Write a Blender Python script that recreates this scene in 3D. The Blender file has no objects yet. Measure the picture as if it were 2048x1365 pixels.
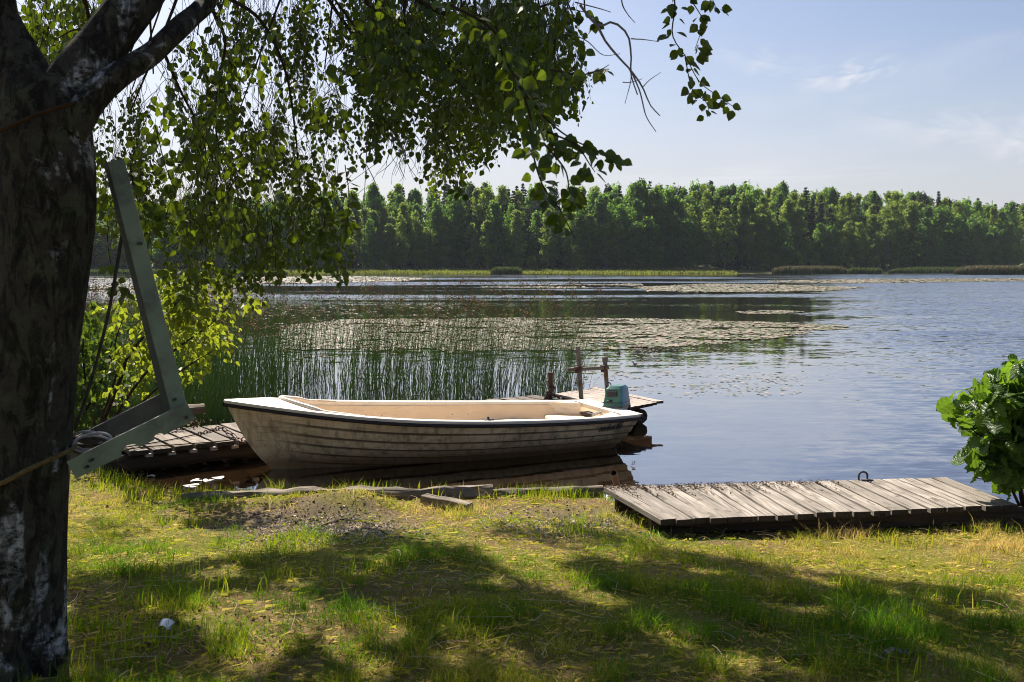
import bpy, math, random
import numpy as np
from mathutils import Vector, Matrix, noise as mnoise

RNG = np.random.default_rng(7)
random.seed(7)
R = math.radians
scene = bpy.context.scene
COL = scene.collection

# ------------------------------------------------------------------ camera geometry (used for measuring real positions)
EYE = np.array([0.0, 0.0, 2.03]); FPX = 2048 * 35 / 36.0; PITCH = R(4.29)
CP, SP = math.cos(PITCH), math.sin(PITCH)
HOR = 533.0

def ray(px, py):
    a, b = (px - 1024) / FPX, (682.5 - py) / FPX
    return np.array([a, CP + b * SP, -SP + b * CP])

def at(px, py, Y):
    d = ray(px, py); return EYE + d * (Y / d[1])

def onz(px, py, z=0.0):
    d = ray(px, py); return EYE + d * ((z - EYE[2]) / d[2])

def project(p):
    v = np.asarray(p, float) - EYE
    zc = v[..., 1] * CP - v[..., 2] * SP
    yc = v[..., 1] * SP + v[..., 2] * CP
    return 1024 + FPX * v[..., 0] / zc, 682.5 - FPX * yc / zc

# sun
SUN_AZ, SUN_EL = R(-25), R(46)
SUN = np.array([math.sin(SUN_AZ) * math.cos(SUN_EL), math.cos(SUN_AZ) * math.cos(SUN_EL), math.sin(SUN_EL)])

# ------------------------------------------------------------------ small helpers
def tag(o, label=None, cat=None, group=None, kind=None):
    if label: o['label'] = label
    if cat: o['category'] = cat
    if group: o['group'] = group
    if kind: o['kind'] = kind
    return o

def empty(name, loc=(0, 0, 0), rot=(0, 0, 0)):
    o = bpy.data.objects.new(name, None); COL.objects.link(o)
    o.location = loc; o.rotation_euler = rot; o.empty_display_size = 0.2
    return o

def link(name, me, parent=None):
    o = bpy.data.objects.new(name, me); COL.objects.link(o)
    if parent is not None: o.parent = parent
    return o

def np_mesh(name, verts, loops, starts, totals, mats, attrs=None, smooth=False, mi=None):
    me = bpy.data.meshes.new(name)
    verts = np.ascontiguousarray(verts, dtype=np.float32)
    me.vertices.add(len(verts)); me.vertices.foreach_set('co', verts.ravel())
    me.loops.add(len(loops)); me.loops.foreach_set('vertex_index', np.ascontiguousarray(loops, dtype=np.int32))
    me.polygons.add(len(starts))
    me.polygons.foreach_set('loop_start', np.ascontiguousarray(starts, dtype=np.int32))
    me.polygons.foreach_set('loop_total', np.ascontiguousarray(totals, dtype=np.int32))
    if mi is not None: me.polygons.foreach_set('material_index', np.ascontiguousarray(mi, dtype=np.int32))
    me.polygons.foreach_set('use_smooth', np.full(len(starts), smooth, dtype=bool))
    for m in mats: me.materials.append(m)
    for k, a in (attrs or {}).items():
        a = np.ascontiguousarray(a, dtype=np.float32)
        if a.ndim == 1:
            at_ = me.attributes.new(k, 'FLOAT', 'POINT'); at_.data.foreach_set('value', a)
        else:
            at_ = me.attributes.new(k, 'FLOAT_VECTOR', 'POINT'); at_.data.foreach_set('vector', a.ravel())
    me.update(calc_edges=True); me.validate()
    return me

def unit(v):
    v = np.asarray(v, float); n = np.linalg.norm(v, axis=-1, keepdims=True)
    return v / np.maximum(n, 1e-9)

class MB:
    """collects shapes into one mesh; each vertex keeps g (grain coordinates) and r (random per piece)"""
    def __init__(s): s.v = []; s.f = []; s.g = []; s.r = []; s.m = []
    def add(s, vs, fs, g=None, r=None, mi=0):
        b = len(s.v); vs = [tuple(map(float, p)) for p in vs]; s.v += vs
        s.f += [tuple(b + i for i in f) for f in fs]; s.m += [mi] * len(fs)
        r = random.random() if r is None else r
        s.g += [tuple(map(float, q)) for q in (g if g is not None else vs)]; s.r += [r] * len(vs)
    def box(s, c, ax, half, r=None, mi=0, jit=0.0, ends=None):
        """c centre, ax 3 unit axes (first = grain), half sizes; slightly chamfered long edges"""
        c = np.asarray(c, float); ax = [np.asarray(a, float) for a in ax]
        off = np.array([random.uniform(-40, 40), random.uniform(-40, 40), random.uniform(-40, 40)])
        ch = min(half[1], half[2]) * 0.16
        prof = [(-half[1] + ch, -half[2]), (half[1] - ch, -half[2]), (half[1], -half[2] + ch), (half[1], half[2] - ch),
                (half[1] - ch, half[2]), (-half[1] + ch, half[2]), (-half[1], half[2] - ch), (-half[1], -half[2] + ch)]
        n = 5; vs = []; g = []
        for i in range(n):
            u = -half[0] + 2 * half[0] * i / (n - 1)
            dj = np.array([random.uniform(-jit, jit), random.uniform(-jit, jit)])
            for a, b in prof:
                vs.append(c + ax[0] * u + ax[1] * (a + dj[0]) + ax[2] * (b + dj[1])); g.append(off + (u, a, b))
        fs = []
        for i in range(n - 1):
            for k in range(8):
                fs.append((i * 8 + k, i * 8 + (k + 1) % 8, (i + 1) * 8 + (k + 1) % 8, (i + 1) * 8 + k))
        fs.append(tuple(range(7, -1, -1))); fs.append(tuple((n - 1) * 8 + k for k in range(8)))
        s.add(vs, fs, g, r, mi)
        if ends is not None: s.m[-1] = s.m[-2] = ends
    def tube(s, pts, rad, n=8, caps=True, r=None, mi=0, rough=0.0, flat=1.0):
        pts = np.asarray(pts, float); m = len(pts)
        rad = np.full(m, rad, float) if np.isscalar(rad) else np.asarray(rad, float)
        T = np.zeros_like(pts); T[1:-1] = pts[2:] - pts[:-2]; T[0] = pts[1] - pts[0]; T[-1] = pts[-1] - pts[-2]
        T = unit(T); off = random.uniform(0, 50); vs = []; g = []
        ref = np.array([0.0, 0.0, 1.0]) if abs(T[0][2]) < 0.9 else np.array([1.0, 0.0, 0.0])
        A = unit(np.cross(T[0], ref)); L = 0
        for i in range(m):
            A = unit(A - T[i] * np.dot(A, T[i])); B = np.cross(T[i], A)
            if i: L += np.linalg.norm(pts[i] - pts[i - 1])
            for k in range(n):
                th = 2 * math.pi * k / n
                rr = rad[i] * (1 + (rough * mnoise.noise((math.cos(th) * 1.3 + off, math.sin(th) * 1.3, L * 3.0 / max(rad.max() * 10, .05))) if rough else 0))
                vs.append(pts[i] + (A * math.cos(th) + B * math.sin(th) * flat) * rr)
                g.append((L + off, math.cos(th) * rad[i], math.sin(th) * rad[i]))
        fs = [(i * n + k, i * n + (k + 1) % n, (i + 1) * n + (k + 1) % n, (i + 1) * n + k) for i in range(m - 1) for k in range(n)]
        if caps: fs += [tuple(range(n - 1, -1, -1)), tuple((m - 1) * n + k for k in range(n))]
        s.add(vs, fs, g, r, mi)
    def grid(s, P, closed=False, r=0.5, mi=0):
        P = np.asarray(P, float); a, b = P.shape[:2]
        fs = [(i * b + j, i * b + (j + 1) % b, (i + 1) * b + (j + 1) % b, (i + 1) * b + j) for i in range(a - 1) for j in range(b if closed else b - 1)]
        s.add(P.reshape(-1, 3), fs, None, r, mi)
    def prism(s, out, o, ax, thick, mi=0, r=None):
        """2-D outline extruded both ways along ax[2]"""
        o = np.asarray(o, float); n = len(out); vs = []; off = random.uniform(0, 30); g = []
        for t in (-thick / 2, thick / 2):
            for a, b in out: vs.append(o + np.asarray(ax[0]) * a + np.asarray(ax[1]) * b + np.asarray(ax[2]) * t); g.append((a + off, b, t))
        fs = [tuple(range(n - 1, -1, -1)), tuple(range(n, 2 * n))] + [(i, (i + 1) % n, n + (i + 1) % n, n + i) for i in range(n)]
        s.add(vs, fs, g, r, mi)
    def build(s, name, mats, parent=None, smooth=True, angle=35):
        mats = mats if isinstance(mats, (list, tuple)) else [mats]
        tot = np.array([len(f) for f in s.f]); loops = np.concatenate([np.array(f) for f in s.f])
        st = np.concatenate([[0], np.cumsum(tot)[:-1]])
        me = np_mesh(name, np.array(s.v), loops, st, tot, mats, {'g': np.array(s.g), 'r': np.array(s.r)}, smooth, np.array(s.m))
        if smooth: me.set_sharp_from_angle(angle=R(angle))
        return link(name, me, parent)

def smooth_path(ctrl, n):
    """Catmull-Rom through control points (any dimension)"""
    c = np.asarray(ctrl, float); c = np.vstack([2 * c[0] - c[1], c, 2 * c[-1] - c[-2]])
    m = len(c) - 3; out = []
    for q in np.linspace(0, m - 1e-6, n):
        i = int(q); t = q - i; p0, p1, p2, p3 = c[i:i + 4]
        out.append(0.5 * (2 * p1 + (p2 - p0) * t + (2 * p0 - 5 * p1 + 4 * p2 - p3) * t * t + (3 * p1 - p0 - 3 * p2 + p3) * t ** 3))
    return np.array(out)

def vnoise(x, y, seed=0, oct=3):
    """vectorised value noise, roughly 0..1"""
    x = np.asarray(x, float); y = np.asarray(y, float); out = 0; amp = 1; tot = 0
    for o in range(oct):
        xi = np.floor(x).astype(np.int64); yi = np.floor(y).astype(np.int64); fx = x - xi; fy = y - yi
        fx = fx * fx * (3 - 2 * fx); fy = fy * fy * (3 - 2 * fy)
        def h(a, b):
            n = (a * 374761393 + b * 668265263 + (seed + o * 17) * 1442695041) & 0x7fffffff
            n = ((n ^ (n >> 13)) * 1274126177) & 0x7fffffff
            return ((n ^ (n >> 16)) & 0xffff) / 65535.0
        v = (h(xi, yi) * (1 - fx) + h(xi + 1, yi) * fx) * (1 - fy) + (h(xi, yi + 1) * (1 - fx) + h(xi + 1, yi + 1) * fx) * fy
        out = out + v * amp; tot += amp; amp *= 0.5; x = x * 2.03 + 7.1; y = y * 2.03 + 3.7
    return out / tot

def in_poly(px, py, poly):
    inside = np.zeros(len(px), bool); n = len(poly); j = n - 1
    for i in range(n):
        xi, yi = poly[i]; xj, yj = poly[j]
        c = ((yi > py) != (yj > py)) & (px < (xj - xi) * (py - yi) / ((yj - yi) if yj != yi else 1e-9) + xi)
        inside ^= c; j = i
    return inside

def sample_poly(poly, n, noise_scale=70, thr=0.0, seed=1, holes=()):
    p = np.array(poly, float); lo, hi = p.min(0), p.max(0); out = []
    while len(out) < n:
        q = RNG.uniform(lo, hi, (n * 4, 2)); k = in_poly(q[:, 0], q[:, 1], poly)
        if thr > 0: k &= vnoise(q[:, 0] / noise_scale, q[:, 1] / noise_scale, seed) > thr
        for (cx, cy, rx, ry) in holes: k &= ((q[:, 0] - cx) / rx) ** 2 + ((q[:, 1] - cy) / ry) ** 2 > 1
        out += list(q[k])
        if not k.any(): break
    return np.array(out[:n])

# ------------------------------------------------------------------ materials
class NT:
    def __init__(s, name):
        s.m = bpy.data.materials.new(name); s.m.use_nodes = True; s.t = s.m.node_tree; s.t.nodes.clear()
        s.out = s.n('ShaderNodeOutputMaterial')
    def n(s, typ, ins=None, **kw):
        nd = s.t.nodes.new(typ)
        for k, v in kw.items(): setattr(nd, k, v)
        for k, v in (ins or {}).items():
            sock = nd.inputs[k]
            if hasattr(v, 'is_output'): s.t.links.new(v, sock)
            else: sock.default_value = v
        return nd
    def noise(s, vec, scale, detail=4, rough=0.55, dist=0.0):
        return s.n('ShaderNodeTexNoise', {'Vector': vec, 'Scale': scale, 'Detail': detail, 'Roughness': rough, 'Distortion': dist})
    def map(s, vec, sc=(1, 1, 1), loc=(0, 0, 0)):
        return s.n('ShaderNodeMapping', {'Vector': vec, 'Scale': sc, 'Location': loc}).outputs[0]
    def ramp(s, fac, stops, interp='LINEAR'):
        nd = s.n('ShaderNodeValToRGB', {'Fac': fac}); cr = nd.color_ramp; cr.interpolation = interp
        while len(cr.elements) < len(stops): cr.elements.new(0.5)
        for e, (p, c) in zip(cr.elements, stops): e.position = p; e.color = (*c, 1) if len(c) == 3 else c
        return nd.outputs[0]
    def mix(s, fac, a, b, mode='MIX'):
        nd = s.n('ShaderNodeMix', data_type='RGBA', blend_type=mode)
        for idx, v in ((0, fac), (6, a), (7, b)):
            if hasattr(v, 'is_output'): s.t.links.new(v, nd.inputs[idx])
            elif idx == 0: nd.inputs[0].default_value = v
            else: nd.inputs[idx].default_value = (*v, 1) if len(v) == 3 else v
        return nd.outputs[2]
    def math(s, op, a, b=0.0, c=0.0, clamp=False):
        nd = s.n('ShaderNodeMath', operation=op, use_clamp=clamp)
        for i, v in enumerate((a, b, c)):
            if hasattr(v, 'is_output'): s.t.links.new(v, nd.inputs[i])
            else: nd.inputs[i].default_value = v
        return nd.outputs[0]
    def rng(s, v, a, b, c=0.0, d=1.0):
        return s.n('ShaderNodeMapRange', {0: v, 1: a, 2: b, 3: c, 4: d}).outputs[0]
    def attr(s, name): return s.n('ShaderNodeAttribute', attribute_name=name)
    def coord(s): return s.n('ShaderNodeTexCoord').outputs['Object']
    def pos(s): return s.n('ShaderNodeNewGeometry').outputs['Position']
    def bump(s, h, strength=0.3, dist=0.01):
        return s.n('ShaderNodeBump', {'Height': h, 'Strength': strength, 'Distance': dist}).outputs[0]
    def bsdf(s, col, rough=0.6, spec=0.4, metal=0.0, normal=None, **kw):
        ins = {'Base Color': col if hasattr(col, 'is_output') else (*col, 1), 'Roughness': rough, 'Specular IOR Level': spec, 'Metallic': metal}
        if normal is not None: ins['Normal'] = normal
        ins.update(kw); return s.n('ShaderNodeBsdfPrincipled', ins).outputs[0]
    def done(s, sh):
        s.t.links.new(sh, s.out.inputs[0]); return s.m

def leaf_mat(name, cols, trans_col, tfac=0.45, rough=0.5, spec=0.3, veins=0.0):
    n = NT(name); r = n.attr('r').outputs['Fac']
    st = [(i / (len(cols) - 1), c) for i, c in enumerate(cols)]
    col = n.ramp(r, st); nrm = None
    if veins:
        q = n.n('ShaderNodeSeparateXYZ', {0: n.attr('g').outputs['Vector']}).outputs
        ph = n.math('SUBTRACT', q[1], n.math('MULTIPLY', n.math('ABSOLUTE', q[0]), 0.75))
        wv = n.math('ADD', n.math('MULTIPLY', n.math('SINE', n.math('MULTIPLY', ph, 48.0)), 0.5), 0.5)
        rib = n.math('LESS_THAN', n.math('ABSOLUTE', q[0]), 0.018)
        col = n.mix(n.math('MULTIPLY', wv, veins), col, tuple(0.45 * c for c in cols[1])); col = n.mix(n.math('MULTIPLY', rib, 0.6), col, tuple(2.0 * c for c in cols[-1]))
        nrm = n.bump(wv, 0.9, 0.006)
    b = n.bsdf(col, rough, spec, 0, nrm)
    tc = n.mix(1.0, n.mix(0.5, col, (0.5, 0.5, 0.5)), trans_col, 'MULTIPLY')
    tr = n.n('ShaderNodeBsdfTranslucent', {'Color': n.mix(r, tuple(x * 0.75 for x in trans_col), trans_col)}).outputs[0]
    return n.done(n.n('ShaderNodeMixShader', {0: tfac, 1: b, 2: tr}).outputs[0])

def wood_mat(name, cols, moss=0.0, dark=0.5, rough=0.85, fine=1.0):
    """cols: three greys along the grain ramp"""
    n = NT(name); g = n.attr('g').outputs['Vector']; r = n.attr('r').outputs['Fac']
    gr = n.noise(n.map(g, (3 * fine, 60 * fine, 60 * fine)), 1.0, 6, 0.6)
    big = n.noise(n.map(g, (2.2, 9, 9)), 1.0, 3)
    col = n.ramp(gr.outputs[0], [(0.28, cols[0]), (0.5, cols[1]), (0.72, cols[2])])
    col = n.mix(n.rng(big.outputs[0], 0.35, 0.62, 0, dark), col, cols[0])
    col = n.mix(n.rng(r, 0, 1, 0.0, 0.6), col, tuple(0.42 * c for c in cols[1]))
    cr = n.noise(n.map(g, (1.2, 38, 38)), 1.0, 2, 0.5)
    crack = n.rng(cr.outputs[0], 0.31, 0.36, 0.0, 1.0)
    col = n.mix(crack, tuple(0.25 * c for c in cols[0]), col)
    if moss:
        ms = n.noise(n.map(g, (5, 9, 9)), 1.0, 5, 0.65)
        col = n.mix(n.rng(ms.outputs[0], 0.56, 0.68, 0, moss), col, (0.045, 0.042, 0.022))
    nm = n.bump(n.math('ADD', gr.outputs[0], n.math('MULTIPLY', crack, 0.6)), 0.6, 0.004)
    return n.done(n.bsdf(col, rough, 0.25, 0, nm))

def plain_mat(name, col, rough=0.6, spec=0.4, metal=0.0, var=0.25, scale=12.0, bump=0.15, dirt=None):
    n = NT(name); c = n.coord(); a = n.noise(c, scale, 5, 0.6); b = n.noise(c, scale * 6, 3, 0.6)
    cc = n.mix(n.rng(a.outputs[0], 0.3, 0.7), tuple(x * (1 - var) for x in col), tuple(min(1, x * (1 + var)) for x in col))
    if dirt: cc = n.mix(n.rng(n.noise(c, scale * 0.7, 6, 0.7).outputs[0], 0.48, 0.62, 0, 0.85), cc, dirt)
    return n.done(n.bsdf(cc, rough, spec, metal, n.bump(b.outputs[0], bump, 0.004)))

def rust_mat(name, base=(0.16, 0.15, 0.14), rust=(0.16, 0.065, 0.03), amt=0.5):
    n = NT(name); c = n.coord(); a = n.noise(c, 9, 6, 0.7); b = n.noise(c, 60, 4, 0.6)
    f = n.rng(a.outputs[0], 0.62 - amt * 0.3, 0.72 - amt * 0.3)
    col = n.mix(f, base, n.mix(b.outputs[0], tuple(0.5 * x for x in rust), tuple(1.5 * x for x in rust)))
    return n.done(n.bsdf(col, 0.75, 0.3, 0.0, n.bump(b.outputs[0], 0.4, 0.003)))

M = {}
M['leaf_birch'] = leaf_mat('birch_leaf', [(0.010, 0.026, 0.005), (0.018, 0.042, 0.007), (0.045, 0.085, 0.012)], (0.30, 0.42, 0.014), 0.235)
M['leaf_sap'] = leaf_mat('sapling_leaf', [(0.05, 0.09, 0.012), (0.08, 0.13, 0.018), (0.13, 0.17, 0.02)], (0.42, 0.50, 0.03), 0.45)
M['leaf_bush'] = leaf_mat('bush_leaf', [(0.015, 0.035, 0.010), (0.03, 0.06, 0.012), (0.05, 0.09, 0.018)], (0.18, 0.28, 0.02), 0.35)
M['leaf_alder'] = leaf_mat('alder_leaf', [(0.03, 0.075, 0.012), (0.055, 0.125, 0.016), (0.10, 0.19, 0.025)], (0.26, 0.46, 0.025), 0.40, 0.38, 0.5, 0.6)
M['grass'] = None
M['reed'] = leaf_mat('reed_stem', [(0.05, 0.085, 0.04), (0.085, 0.14, 0.06), (0.22, 0.26, 0.13)], (0.32, 0.46, 0.16), 0.42, 0.6, 0.2)
M['reed_dry'] = plain_mat('reed_flower', (0.27, 0.15, 0.08), 0.9, 0.1, 0, 0.35)
M['f_birch'] = leaf_mat('far_birch_leaves', [(0.04, 0.085, 0.014), (0.075, 0.13, 0.02), (0.13, 0.18, 0.028)], (0.40, 0.54, 0.06), 0.48, 0.6, 0.2)
M['f_alder'] = leaf_mat('far_alder_leaves', [(0.022, 0.065, 0.014), (0.045, 0.10, 0.018), (0.07, 0.14, 0.022)], (0.27, 0.50, 0.05), 0.46, 0.6, 0.2)
M['f_spruce'] = leaf_mat('far_spruce_needles', [(0.012, 0.028, 0.012), (0.022, 0.045, 0.018), (0.035, 0.06, 0.02)], (0.06, 0.10, 0.02), 0.15, 0.7, 0.15)
M['f_pine'] = leaf_mat('far_pine_needles', [(0.018, 0.036, 0.016), (0.03, 0.055, 0.022), (0.045, 0.07, 0.026)], (0.08, 0.12, 0.03), 0.18, 0.7, 0.15)
M['f_bark'] = plain_mat('far_bark', (0.11, 0.085, 0.065), 0.9, 0.1, 0, 0.4, 1.5)
M['f_bark_pale'] = plain_mat('far_pale_bark', (0.30, 0.28, 0.25), 0.9, 0.1, 0, 0.5, 1.5)
M['meadow'] = leaf_mat('meadow_sedge', [(0.08, 0.11, 0.022), (0.15, 0.18, 0.035), (0.24, 0.25, 0.06)], (0.34, 0.38, 0.07), 0.35, 0.7, 0.1)
M['far_reed'] = leaf_mat('far_reed', [(0.035, 0.06, 0.02), (0.06, 0.09, 0.03), (0.12, 0.14, 0.06)], (0.14, 0.19, 0.05), 0.25, 0.7, 0.1)
M['far_reed_dry'] = leaf_mat('far_reed_plumes', [(0.14, 0.09, 0.06), (0.22, 0.15, 0.10), (0.32, 0.25, 0.19)], (0.2, 0.14, 0.09), 0.25, 0.8, 0.1)
M['deck_wood'] = wood_mat('weathered_deck_boards', [(0.12, 0.10, 0.08), (0.42, 0.365, 0.305), (0.66, 0.59, 0.51)], 0.7, 0.55)
M['dock_wood'] = wood_mat('old_walkway_boards', [(0.09, 0.07, 0.055), (0.30, 0.25, 0.205), (0.46, 0.40, 0.34)], 0.5, 0.5)
M['end_shade'] = wood_mat('shade_toned_end_grain', [(0.03, 0.022, 0.015), (0.075, 0.055, 0.038), (0.12, 0.09, 0.065)], 0.4, 0.5)  # board ends coloured darker to paint in the shade on their front faces
M['plat_wood'] = wood_mat('pale_platform_boards', [(0.30, 0.24, 0.20), (0.52, 0.44, 0.38), (0.68, 0.60, 0.54)], 0.2, 0.35)
M['log_wood'] = wood_mat('wet_log', [(0.030, 0.022, 0.015), (0.085, 0.058, 0.036), (0.16, 0.105, 0.06)], 0.5, 0.6)
M['rotten'] = wood_mat('rotten_edge_log', [(0.07, 0.052, 0.036), (0.29, 0.235, 0.175), (0.52, 0.45, 0.36)], 0.6, 0.6, fine=0.7)
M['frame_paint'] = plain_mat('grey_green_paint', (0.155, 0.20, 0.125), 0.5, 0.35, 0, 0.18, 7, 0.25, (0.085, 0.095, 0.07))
M['frame_shade'] = plain_mat('shaded_grey_green_paint', (0.075, 0.08, 0.065), 0.6, 0.3, 0, 0.15, 6, 0.1, (0.14, 0.13, 0.11))  # darker copy of the frame paint; shade on the side boards is painted in
M['bolt'] = plain_mat('dark_bolt', (0.05, 0.045, 0.04), 0.5, 0.5, 0.6)
M['rope_grey'] = plain_mat('grey_rope', (0.38, 0.37, 0.36), 0.9, 0.1, 0, 0.4, 40)
M['rope_dark'] = plain_mat('dark_rope', (0.06, 0.05, 0.045), 0.9, 0.1, 0, 0.4, 40)
M['rope_tan'] = plain_mat('tan_rope', (0.12, 0.09, 0.04), 0.9, 0.1, 0, 0.4, 40)
M['strap'] = plain_mat('brown_strap', (0.04, 0.024, 0.014), 0.9, 0.1, 0, 0.4, 20)
M['rust'] = rust_mat('rusty_iron', (0.085, 0.065, 0.055), (0.105, 0.05, 0.03), 0.8)
M['rust_pipe'] = rust_mat('rust_brown_pipe', (0.20, 0.12, 0.085), (0.22, 0.10, 0.06), 0.6)
M['pipe'] = rust_mat('galvanised_pipe', (0.20, 0.18, 0.15), (0.14, 0.07, 0.035), 0.35)
M['iron'] = rust_mat('dark_iron', (0.07, 0.07, 0.075), (0.10, 0.05, 0.03), 0.3)
M['white_pl'] = plain_mat('white_plastic', (0.75, 0.78, 0.82), 0.4, 0.4, 0, 0.05)
M['black_pl'] = plain_mat('black_plastic', (0.015, 0.016, 0.018), 0.35, 0.5, 0, 0.2)
M['cowl'] = plain_mat('teal_cowl_paint', (0.030, 0.14, 0.12), 0.35, 0.5, 0, 0.12, 9, 0.03, (0.05, 0.15, 0.14))
M['cowl_skylit'] = plain_mat('skylit_cowl_blue', (0.045, 0.17, 0.27), 0.35, 0.5, 0, 0.10, 9, 0.03)  # bluer, lighter tone paints skylight onto the aft face
M['alu'] = plain_mat('dull_aluminium', (0.36, 0.34, 0.31), 0.5, 0.5, 0.3, 0.2, 20, 0.1, (0.12, 0.07, 0.045))
M['rub'] = plain_mat('black_rubber', (0.018, 0.012, 0.014), 0.6, 0.35, 0, 0.3)
M['ink'] = plain_mat('navy_lettering', (0.02, 0.022, 0.035), 0.5, 0.4, 0, 0.3, 60)
M['ink_pale'] = plain_mat('faded_sticker', (0.42, 0.33, 0.28), 0.6, 0.3, 0, 0.15, 40)
M['litter'] = plain_mat('dead_leaf_litter', (0.17, 0.12, 0.08), 0.95, 0.1, 0, 0.6, 30)
M['chips'] = plain_mat('grey_bark_chips', (0.46, 0.39, 0.31), 0.95, 0.1, 0, 0.6, 30)
M['straw'] = plain_mat('dry_straw', (0.46, 0.38, 0.24), 0.85, 0.15, 0, 0.3, 10)

def boat_mat(name, base, dirt_amt, hull=False, trans=0.0, grime_key=False):
    n = NT(name); c = n.coord(); sep = n.n('ShaderNodeSeparateXYZ', {0: c})
    x, y, z = sep.outputs
    big = n.noise(n.map(c, (2.2, 2.2, 5)), 1.0, 7, 0.68)
    col = n.mix(n.rng(big.outputs[0], 0.40, 0.66, 0, dirt_amt), base, tuple(b * k for b, k in zip(base, (0.50, 0.46, 0.38))))
    scr = n.noise(n.map(c, (3.5, 3.5, 40)), 1.0, 6, 0.7, 0.4)
    col = n.mix(n.rng(scr.outputs[0], 0.56, 0.67, 0, dirt_amt * 0.8), col, (0.10, 0.085, 0.06))
    spk = n.noise(c, 55, 4, 0.7)
    col = n.mix(n.rng(spk.outputs[0], 0.66, 0.74, 0, dirt_amt * 0.7), col, (0.12, 0.10, 0.07))
    if hull:
        run = n.noise(n.map(c, (14, 14, 1.6)), 1.0, 4, 0.6)
        col = n.mix(n.rng(run.outputs[0], 0.48, 0.66, 0, 0.6), col, (0.17, 0.145, 0.10))
        g2 = n.noise(n.map(c, (5, 5, 6)), 1.0, 6, 0.7)
        alg = n.math('MULTIPLY', n.rng(x, 3.5, 4.3), n.rng(g2.outputs[0], 0.44, 0.60))
        col = n.mix(n.math('MULTIPLY', alg, 0.75), col, (0.075, 0.085, 0.032))
        band = n.math('MULTIPLY', n.rng(n.math('ADD', z, n.math('MULTIPLY', big.outputs[0], 0.10)), 0.25, 0.13), 0.75)
        col = n.mix(band, col, (0.25, 0.13, 0.05))
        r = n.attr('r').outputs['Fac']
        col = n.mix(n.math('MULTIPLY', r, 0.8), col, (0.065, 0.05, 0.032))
    b = n.bsdf(col, 0.42 if hull else 0.5, 0.4, 0, n.bump(spk.outputs[0], 0.08, 0.002))
    if trans:
        t = n.n('ShaderNodeBsdfTranslucent', {'Color': (0.85, 0.60, 0.38, 1)}).outputs[0]
        b = n.n('ShaderNodeMixShader', {0: trans, 1: b, 2: t}).outputs[0]
    return n.done(b)
M['hull'] = boat_mat('dirty_cream_hull', (0.86, 0.65, 0.40), 0.72, True, 0.0)
M['liner'] = boat_mat('cream_liner', (0.88, 0.70, 0.48), 0.22, False, 0.0)
M['rim'] = boat_mat('pale_gunwale', (0.78, 0.70, 0.60), 0.30)

def bark_mat():
    n = NT('birch_bark'); c = n.coord()
    a = n.noise(n.map(c, (4.5, 4.5, 2.6)), 1.0, 5, 0.62, 0.5)
    b = n.noise(n.map(c, (16, 16, 30)), 1.0, 5, 0.7)
    d = n.noise(c, 38, 6, 0.75)
    lich = n.noise(c, 9, 5, 0.65)
    dark = n.mix(d.outputs[0], (0.017, 0.015, 0.011), (0.095, 0.085, 0.066))
    dark = n.mix(n.rng(lich.outputs[0], 0.48, 0.66, 0, 0.7), dark, (0.085, 0.10, 0.055))
    white = n.mix(n.rng(b.outputs[0], 0.35, 0.6), (0.20, 0.20, 0.19), (0.50, 0.52, 0.52))
    sep = n.n('ShaderNodeSeparateXYZ', {0: c})
    thr = n.math('ADD', a.outputs[0], n.rng(sep.outputs[0], -1.90, -1.66, -0.20, 0.065))
    thr = n.math('SUBTRACT', thr, n.math('MULTIPLY', n.rng(sep.outputs[2], 1.2, 1.9), n.rng(sep.outputs[0], 0.32, 0.18, 0, 0.16)))
    f = n.math('MULTIPLY', n.rng(n.math('SUBTRACT', thr, n.rng(sep.outputs[2], 2.2, 2.6, 0.0, 0.05)), 0.60, 0.66), n.rng(b.outputs[0], 0.40, 0.50))
    col = n.mix(f, dark, white)
    crk = n.noise(n.map(c, (20, 20, 8)), 1.0, 6, 0.75, 0.8)
    cr = n.rng(crk.outputs[0], 0.36, 0.50)
    col = n.mix(n.math('MULTIPLY_ADD', cr, 0.75, 0.25), (0.010, 0.009, 0.007), col)
    len_ = n.noise(n.map(c, (7, 7, 46)), 1.0, 3, 0.6)
    col = n.mix(n.math('MULTIPLY', n.rng(len_.outputs[0], 0.64, 0.70), f), col, (0.03, 0.027, 0.022))
    h = n.math('ADD', n.math('MULTIPLY', d.outputs[0], 0.7), n.math('ADD', n.math('MULTIPLY', b.outputs[0], 0.6), n.math('MULTIPLY', cr, 1.2)))
    return n.done(n.bsdf(col, 0.9, 0.15, 0, n.bump(h, 1.0, 0.035)))
M['bark'] = bark_mat()
M['twig'] = plain_mat('dark_twig', (0.035, 0.026, 0.02), 0.9, 0.1, 0, 0.4, 30)
M['twig_grey'] = plain_mat('dead_twig', (0.16, 0.15, 0.15), 0.9, 0.1, 0, 0.3, 30)

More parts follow.
